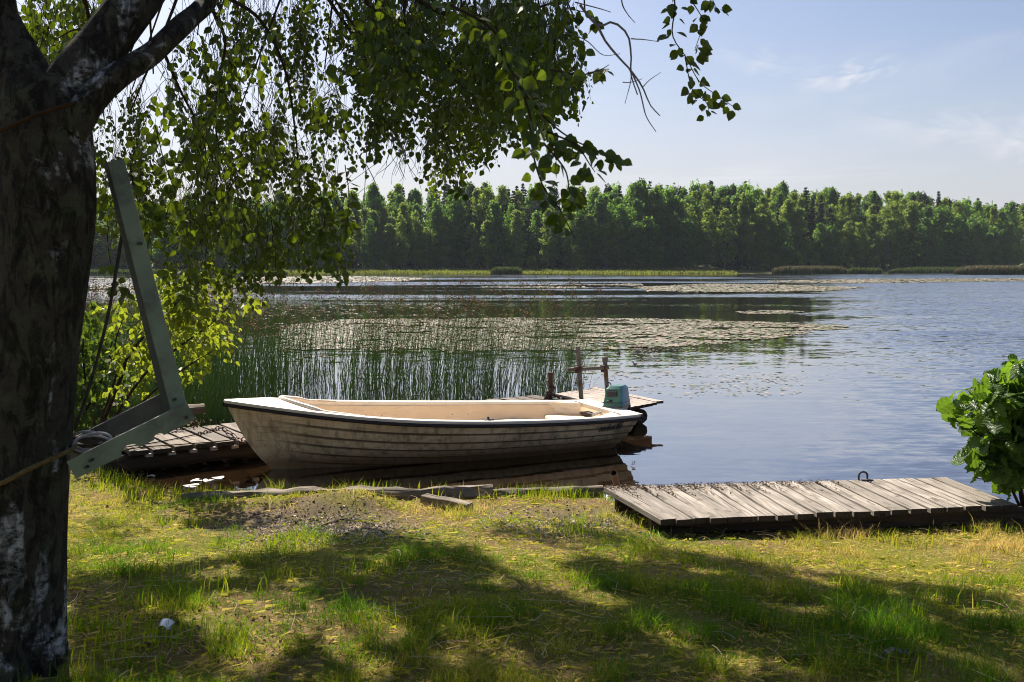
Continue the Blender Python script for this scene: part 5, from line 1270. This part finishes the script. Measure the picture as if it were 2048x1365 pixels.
# alder beside the jetty
ab = np.array([3.98, 7.62, .10])
shrub('alder_shrub', 'leafy green alder shrub overhanging the jetty end', 'shrub', ab,
      [([(0, 0), (2030, 900), (2010, 800), (2000, 760)], 7.5, .018), ([(0, 0), (2060, 900), (2080, 820), (2070, 770)], 7.6, .018), ([(0, 0), (2000, 930), (1965, 880), (1935, 850)], 7.35, .012), ([(0, 0), (2010, 960), (1975, 960), (1945, 955)], 7.3, .010), ([(0, 0), (2100, 930), (2140, 850), (2150, 780)], 7.7, .016)],
      [([(2005, 790), (2030, 770), (2055, 755), (2140, 765), (2190, 860), (2180, 960), (2100, 1000), (2030, 985), (1985, 940), (1990, 900), (1980, 830), (1988, 810)], 300, 7.15, 8.1, 50, .30, 71),
       ([(1925, 850), (1960, 825), (2010, 810), (2010, 910), (1965, 910)], 30, 7.1, 7.6, 40, .2, 72), ([(1965, 935), (2010, 930), (2048, 985), (2010, 990), (1970, 965)], 34, 7.0, 7.5, 40, .2, 73), ([(1985, 800), (2000, 765), (2020, 760), (2020, 820), (1990, 830)], 12, 7.2, 7.6, 40, .1, 74)],
      M['leaf_alder'], .115, shape=ROUND, nl=5, length=.20, droop=-.2, fold=.18)

# ------------------------------------------------------------------ bulrushes
def rush_stems(P, H, LX, LY, rad, seg=6, name='reed_bed', dry=.5):
    k = len(P); t = np.linspace(0, 1, seg); bend = t ** 2.2
    C = np.stack([P[:, :1] + LX[:, None] * (0.25 * t + .75 * bend)[None], P[:, 1:2] + LY[:, None] * bend[None], -.25 + (H[:, None] + .25) * (t - .10 * bend)[None]], -1)
    rr = rad[:, None] * (1 - .75 * t)[None]; V = np.empty((k, seg, 3, 3))
    for j in range(3): V[:, :, j] = C + np.stack([rr * math.cos(2.094 * j), rr * math.sin(2.094 * j), 0 * rr], -1)
    base = (np.arange(k) * seg * 3)[:, None, None]
    f = np.array([[i * 3 + j, i * 3 + (j + 1) % 3, (i + 1) * 3 + (j + 1) % 3, (i + 1) * 3 + j] for i in range(seg - 1) for j in range(3)])
    loops = (base + f[None]).reshape(-1); nf = k * len(f)
    V = V.reshape(-1, 3); r = np.repeat(np.clip(RNG.normal(.42, .24, k), 0, 1), seg * 3); mi = np.zeros(nf, int)
    # drooping brown flower heads just below the tips
    sel = np.where(RNG.uniform(0, 1, k) < dry)[0]; fv, ff = [], 0
    for i in sel:
        tip = C[i, -1] * .93 + C[i, -2] * .07
        for _ in range(RNG.integers(7, 14)):
            d = unit(np.array([RNG.normal(.25, .6), RNG.normal(0, .5), RNG.normal(-.15, .5)])); p = tip + d * RNG.uniform(.015, .075); q = unit(np.cross(d, RNG.normal(0, 1, 3))) * RNG.uniform(.007, .014); e = d * RNG.uniform(.018, .038)
            fv += [p - q, p + e * .2 - q * .2, p + e, p + q]; ff += 1
    st = np.arange(nf + ff) * 4
    if ff:
        b = len(V); V = np.vstack([V, np.array(fv)]); loops = np.concatenate([loops, b + np.arange(ff * 4)]); r = np.concatenate([r, np.full(ff * 4, .5)]); mi = np.concatenate([mi, np.ones(ff, int)])
    return np_mesh(name, V, loops, st, np.full(nf + ff, 4), [M['reed'], M['reed_dry']], {'r': r}, smooth=False, mi=mi)
# outline of the bed on the water
bed = [(-3.9, 12.1), (-2.6, 12.75), (-.9, 13.75), (.25, 14.35), (.95, 14.9), (1.25, 16.0), (.4, 17.8), (-2.0, 18.2), (-4.6, 19.5), (-7.6, 21.0), (-8.5, 17.5), (-6.6, 14.2), (-5.0, 12.2)]
lo, hi = np.array(bed).min(0), np.array(bed).max(0); Pp = np.zeros((0, 2))
while len(Pp) < 4400:
    c = RNG.uniform(lo, hi, (6000, 2)); kx = in_poly(c[:, 0], c[:, 1], bed) & (vnoise(c[:, 0] / .55, c[:, 1] / .55, 77, 2) > .36 + .05 * (c[:, 1] > 16))
    kx &= ~((((c[:, 0] + 2.85) / .42) ** 2 + ((c[:, 1] - 14.6) / 1.5) ** 2) < 1) | (RNG.uniform(0, 1, 6000) < .25)
    Pp = np.vstack([Pp, c[kx]])
Pp = Pp[:4400]; k = len(Pp); H = RNG.normal(1.54, .32, k); wind = .10 + .16 * smooth01((Pp[:, 0] + 3.5) / 4.5)
me = rush_stems(Pp, np.clip(H, .7, 2.05), RNG.normal(0, .24, k) + wind * RNG.uniform(.3, 2.2, k), RNG.normal(0, .14, k), RNG.uniform(.0030, .0050, k), dry=.6)
tag(link('reed_bed', me), 'dense dark green bulrush bed with brown flower heads behind the boat', 'reeds', None, 'stuff')
# sparser, farther rushes on the left
c = np.array([onz(x, y)[:2] for x, y in sample_poly([(165, 610), (420, 612), (520, 640), (430, 690), (165, 690)], 900, 30, .42, 5)])
me = rush_stems(c, RNG.uniform(.5, 1.2, len(c)), RNG.normal(.1, .1, len(c)), RNG.normal(0, .1, len(c)), RNG.uniform(.004, .006, len(c)), 4, 'far_rushes', .3)
tag(link('reed_bed', me), 'thin green rushes in the water seen between trunk and painted frame', 'reeds', None, 'stuff')
c = np.stack([RNG.uniform(-5.4, -3.6, 900), RNG.uniform(11.4, 13.4, 900)], 1); c = c[c[:, 1] > 10.9 + (c[:, 0] + 5.4) * .75]
me = rush_stems(c, RNG.uniform(.4, 1.0, len(c)), RNG.normal(.05, .15, len(c)), RNG.normal(0, .12, len(c)), RNG.uniform(.003, .006, len(c)), 5, 'sedge', 0)
tag(link('bank_sedge', me), 'fresh green sedge crowding the bank behind the walkway', 'sedge', None, 'stuff')
# single arching rushes right of the bed
for pts, lab in [([(1090, 800), (1130, 740), (1190, 702), (1212, 700), (1240, 704), (1268, 728)], 'single rush stem arching lowest, past both pipes'),
                 ([(1085, 800), (1110, 760), (1145, 720), (1190, 702), (1215, 700), (1236, 708)], 'single rush stem arching between the tops of the pipes'),
                 ([(1075, 800), (1110, 740), (1150, 705), (1180, 692), (1212, 697)], 'single rush stem arching highest above the tall pipe')]:
    Y = 13.4 + .2 * random.random(); c = smooth_path([list(at(x, y, Y)) for x, y in pts], 22); mb = MB(); mb.tube(c, np.linspace(.0045, .002, 22), 5)
    for _ in range(9): d = unit(np.array([random.gauss(.3, .5), random.gauss(0, .5), random.gauss(-.3, .4)])); mb.tube([c[-1], c[-1] + d * random.uniform(.02, .05)], .007, 4, mi=1)
    tag(mb.build('bulrush', [M['reed'], M['reed_dry']]), lab, 'bulrush', 'single rushes arching over the platform')

# ------------------------------------------------------------------ grass
n = NT('grass_blades'); r = n.attr('r').outputs['Fac']
col = n.ramp(r, [(0, (0.025, 0.075, 0.004)), (.30, (0.065, 0.135, 0.006)), (.54, (0.17, 0.20, 0.010)), (.76, (0.40, 0.31, 0.04)), (1, (0.66, 0.45, 0.17))])
b_ = n.bsdf(col, .6, .25); t_ = n.n('ShaderNodeBsdfTranslucent', {'Color': n.ramp(r, [(0, (0.14, .32, .008)), (.5, (.46, .50, .012)), (1, (.78, .56, .18))])}).outputs[0]
M['grass'] = n.done(n.n('ShaderNodeMixShader', {0: .46, 1: b_, 2: t_}).outputs[0])
NB = 330000
u = RNG.uniform(0, 1, NB); Yg = 2.5 + (9.4 - 2.5) * u ** 1.25; Xg = RNG.uniform(-1, 1, NB) * (0.62 * Yg + .8)
d = shore(Xg) - Yg; keep = d > .03
dry = vnoise(Xg * .9, Yg * .9, 91, 3); bare = vnoise(Xg * 2.3, Yg * 2.3, 55, 3)
dryness = .25 + 1.5 * (dry - .5) + 1.1 * (vnoise(Xg * 4.2, Yg * 4.2, 19, 3) - .5) + .66 * smooth01((Xg - .8) / 2.2) * smooth01((Yg - 4.6) / 1.2) + .32 * smooth01((Yg - 6.6) / .9)
dryness -= .30 * np.exp(-(((Xg - 1.5) / .9) ** 2 + ((Yg - 4.3) / .7) ** 2))
keep &= RNG.uniform(0, 1, NB) > .55 * smooth01((bare - .52) / .12)
keep &= ~((np.hypot(Xg + 1.86, Yg - 3.78) < .27))
jx, jy = (Xg - K0[0]), (Yg - K0[1]); ju = jx * UJ[0] + jy * UJ[1]; jv = jx * VJ[0] + jy * VJ[1]
keep &= ~((ju > .02 + .12 * jv) & (ju < 2.95) & (jv > 0) & (jv < 1.0))
keep &= ~((((Xg + 1.28) / .34) ** 2 + ((Yg - 7.5) / .28) ** 2 < 1) & (RNG.uniform(0, 1, NB) < .8))
keep &= ~((((Xg + 1.85) / .42) ** 2 + ((Yg - 7.0) / .3) ** 2 < 1) & (RNG.uniform(0, 1, NB) < .75))
keep &= ~((((Xg + 1.5) / .8) ** 2 + ((Yg - 7.0) / .55) ** 2 < .6 + .8 * vnoise(Xg * 3, Yg * 3, 15, 2)) & (RNG.uniform(0, 1, NB) < .72))
keep &= ~((((Xg - .45) / .75) ** 2 + ((Yg - 7.5) / .42) ** 2 < 1) & (RNG.uniform(0, 1, NB) < .55))
Xg, Yg, dryness, d = Xg[keep], Yg[keep], dryness[keep], d[keep]; k = len(Xg)
tuft = vnoise(Xg * 5, Yg * 5, 23, 2)
h = RNG.uniform(.016, .038, k) * (0.55 + 2.0 * smooth01((tuft - .48) / .25)) * (1 + .8 * (RNG.uniform(0, 1, k) < .05))
edge = smooth01((.42 - d) / .3) * (vnoise(Xg * 2.4, Yg * 2.4, 8, 2) > .47); h = h * (1 + .7 * edge)
h = h * (1 + .45 * np.exp(-(((Xg - 1.5) / .8) ** 2 + ((Yg - 4.2) / .6) ** 2)))
rv = np.clip(dryness * .85 + RNG.normal(.05, .20, k), 0, 1)
me = tufts('grass', Xg, Yg, ground_z(Xg, Yg) - .004, h, RNG.uniform(.0018, .0042, k), [M['grass']], lean=.0, r=rv)
co = np.empty(len(me.vertices) * 3, np.float32); me.vertices.foreach_get('co', co); co = co.reshape(-1, 5, 3)
lean = RNG.normal(0, .55, (k, 2)) * h[:, None]; co[:, 2:4, :2] += lean[:, None, :] * .35; co[:, 4, :2] += lean
me.vertices.foreach_set('co', co.ravel())
tag(link('grass', me), 'short patchy lawn of green and sun-dried grass on the bank', 'grass', None, 'stuff')
# weeds: taller green blades in clumps
cl = np.array([[-3.2, 8.2], [-3.0, 8.0], [-2.75, 8.15], [-3.55, 8.5], [-.55, 8.15], [.05, 8.15], [.35, 8.1], [.5, 8.2], [-1.1, 8.2], [-2.3, 6.9], [-1.4, 6.0], [1.05, 7.0], [.55, 7.15], [.3, 6.6], [1.2, 4.4], [1.6, 4.2], [1.9, 4.6], [1.4, 3.9], [2.2, 4.9], [-.2, 4.4], [-.8, 5.2], [-1.9, 5.2], [-1.5, 4.9], [-1.65, 4.5], [2.6, 6.6], [3.4, 6.9], [-3.9, 9.2], [-3.7, 8.9], [-1.62, 3.72], [-1.55, 3.95], [-1.66, 3.5], [-1.5, 3.4], [-1.35, 4.1], [-1.75, 4.15]])
N_ = 2300; ci = RNG.integers(0, len(cl), N_); xs = cl[ci, 0] + RNG.normal(0, .14, N_); ys = cl[ci, 1] + RNG.normal(0, .10, N_); ok = shore(xs) - ys > 0; xs, ys = xs[ok], ys[ok]
hh = RNG.uniform(.04, .11, len(xs)) * (1 + .3 * (ys > 7.9))
me = tufts('tall_grass', xs, ys, ground_z(xs, ys), hh, RNG.uniform(.004, .008, len(xs)), [M['grass']], lean=.15, r=np.clip(RNG.normal(.32, .16, len(xs)), 0, 1))
tag(link('tall_grass', me), 'taller green grass tufts along the bank edge and in the lawn', 'grass', None, 'stuff')
# flat thatch of dead blades pressed onto the soil
k = 60000; u = RNG.uniform(0, 1, k); y = 2.5 + 6.6 * u ** 1.2; x = RNG.uniform(-1, 1, k) * (.62 * y + .8); ok = (shore(x) - y > .05) & (RNG.uniform(0, 1, k) < .25 + 1.2 * (vnoise(x * 1.6, y * 1.6, 55, 3) - .3)) & ~((((x + 1.5) / .8) ** 2 + ((y - 7.0) / .55) ** 2 < 1) & (RNG.uniform(0, 1, k) < .7)); x, y = x[ok], y[ok]; k = len(x)
az = RNG.uniform(0, 6.28, k); L_ = RNG.uniform(.02, .085, k); wd = RNG.uniform(.0012, .0032, k); z = ground_z(x, y) + RNG.uniform(.002, .016, k)
d2 = np.stack([np.cos(az), np.sin(az)], -1); n2 = np.stack([-d2[:, 1], d2[:, 0]], -1); C = np.stack([x, y], -1); V = np.empty((k, 4, 3))
for j, (a, b) in enumerate(((-.5, -1), (.5, -.4), (.5, .4), (-.5, 1))): V[:, j, :2] = C + d2 * (a * L_)[:, None] + n2 * (b * wd)[:, None]; V[:, j, 2] = z + (a > 0) * RNG.uniform(-.004, .014, k)
me = np_mesh('thatch', V.reshape(-1, 3), np.arange(4 * k), np.arange(k) * 4, np.full(k, 4), [M['grass']], {'r': np.repeat(np.clip(RNG.normal(.68, .22, k), 0, 1), 4)})
tag(link('thatch', me), 'flat dead thatch of straw-coloured blades on the lawn', 'thatch', None, 'stuff')
# dry straws lying on the lawn
mb = MB()
for _ in range(420):
    y = 2.8 + 5.3 * random.random() ** .8; x = random.uniform(-.55, .58) * y + random.gauss(0, .3)
    if shore(x) - y < .15: continue
    a = random.uniform(0, 6.28); L_ = random.uniform(.05, .26); z = float(ground_z(x, y)); pts = []
    for q in (-.5, 0, .5): pts.append((x + math.cos(a) * L_ * q, y + math.sin(a) * L_ * q + .02 * (q == 0), z + .022 + random.uniform(0, .025)))
    mb.tube(smooth_path(pts, 6), random.uniform(.0008, .0017), 4, False)
tag(mb.build('dry_straw', M['straw']), 'pale dry straws scattered over the lawn', 'straw', None, 'stuff')

# ------------------------------------------------------------------ dead leaves, bits and litter
def litter(name, label, pts, size, mat, cat='dead leaves'):
    k = len(pts); pts = np.asarray(pts); n_ = unit(RNG.normal(0, .5, (k, 3)) + [0, 0, 1]); d_ = unit(np.cross(n_, RNG.normal(0, 1, (k, 3))))
    o = leaf_mesh(name, pts, d_, n_, size * RNG.uniform(.5, 1.3, k), mat, fold=.5); return tag(o, label, cat, None, 'stuff')
pts = []
while len(pts) < 1500:
    u_, v_ = random.uniform(.02, 1.9) ** 1.0, abs(random.gauss(0, .10)) + .005
    if random.random() < .4: u_ = pitch * round(u_ / pitch) + random.gauss(0, .014); v_ = random.uniform(.0, .5) ** 1.3
    if random.random() < u_ / 2.4: continue
    q = K0 + UJ * (u_ + .12 * v_) + VJ * v_ + ZV * (.004 + random.uniform(0, .008)); pts.append(q)
litter('dead_leaves', 'dark crumbled dead leaves along the lake edge of the grey jetty', pts, .014, M['litter'])
pts = []
for _ in range(900):
    x, y = random.choice([(-1.28, 7.5, .34, .22), (-1.85, 7.05, .36, .22), (.45, 7.5, .6, .3), (-2.2, 4.6, .5, .4), (-1.2, 4.2, .4, .3), (-2.9, 7.8, .5, .2)])[:2], None
    x, y = x[0] + random.gauss(0, .28), x[1] + random.gauss(0, .2)
    if shore(x) - y > .05: pts.append((x, y, float(ground_z(x, y)) + .008))
litter('dead_leaves', 'brown dead leaves on the bare patches of the bank', pts, .020, M['litter'])
pts = []
for _ in range(420):
    c = random.choice([wl(262, 872), wl(345, 858), wl(375, 850), wl(300, 862)]); pts.append(c + np.array([random.gauss(0, .10), random.gauss(0, .07), .01 + abs(random.gauss(0, .03))]))
litter('dead_leaves', 'heaps of dark dead leaves on the old walkway', pts, .035, M['litter'])
# bare mound by the log: bark chips, gravelly soil and old reed litter
pts = []
while len(pts) < 2600:
    px, py = random.gauss(650, 95), random.gauss(1050, 20) if random.random() < .6 else random.gauss(1045, 30)
    if not (470 < px < 860 and 1005 < py < 1095): continue
    if random.random() < .35: px, py = random.gauss(1110, 60), random.gauss(1035, 14)
    q = onz(px, py, .28); pts.append((q[0], q[1], float(ground_z(q[0], q[1])) + .006))
litter('bark_chips', 'grey bark chips and old reed litter on the bare bank by the log', pts, .022, M['chips'], 'bark chips')
for pts_, lab in [([(640, 1040), (700, 1020), (760, 1035), (830, 1062)], 'gnarled dark root crossing the bare mound by the log'), ([(690, 1068), (740, 1050), (800, 1072), (850, 1080)], 'thin dark root at the foot of the bare mound')]:
    c = [list(onz(x, y, .27)) for x, y in pts_]
    for q in c: q[2] = float(ground_z(q[0], q[1])) + .001
    mb = MB(); mb.tube(smooth_path(c, 20), np.linspace(.017, .006, 20), 7, rough=.5); tag(mb.build('tree_root', M['log_wood']), lab, 'root')
# white broken cup and dark scrap in the lawn
q = onz(330, 1292, .40); q[2] = float(ground_z(q[0], q[1])) + .012; mb = MB(); g = []
for i in range(6):
    t = i / 5; g.append([(q[0] + (.020 + .009 * t) * math.cos(a) + .004 * math.sin(5 * a) * t, q[1] - .035 + .07 * t, q[2] + .014 + (.022 + .008 * t) * math.sin(a) * .8) for a in np.linspace(-.9, 2.9, 14)])
mb.grid(g); tag(mb.build('plastic_cup', M['white_pl']), 'crushed white plastic cup lying in the grass near the birch', 'cup')
q = onz(1792, 1322, .42); q[2] = float(ground_z(q[0], q[1])) + .02; mb = MB(); mb.grid([[(q[0] + u_ * .06, q[1] + v_ * .022, q[2] + .012 * math.cos(u_ * 2) + .006 * math.sin(5 * u_ + 3 * v_)) for v_ in (-1, -.3, .4, 1)] for u_ in np.linspace(-1, 1, 12)])
mb.v += []; tag(mb.build('rubber_scrap', M['black_pl']), 'dark flat rubber scrap lying in the shaded grass', 'scrap')
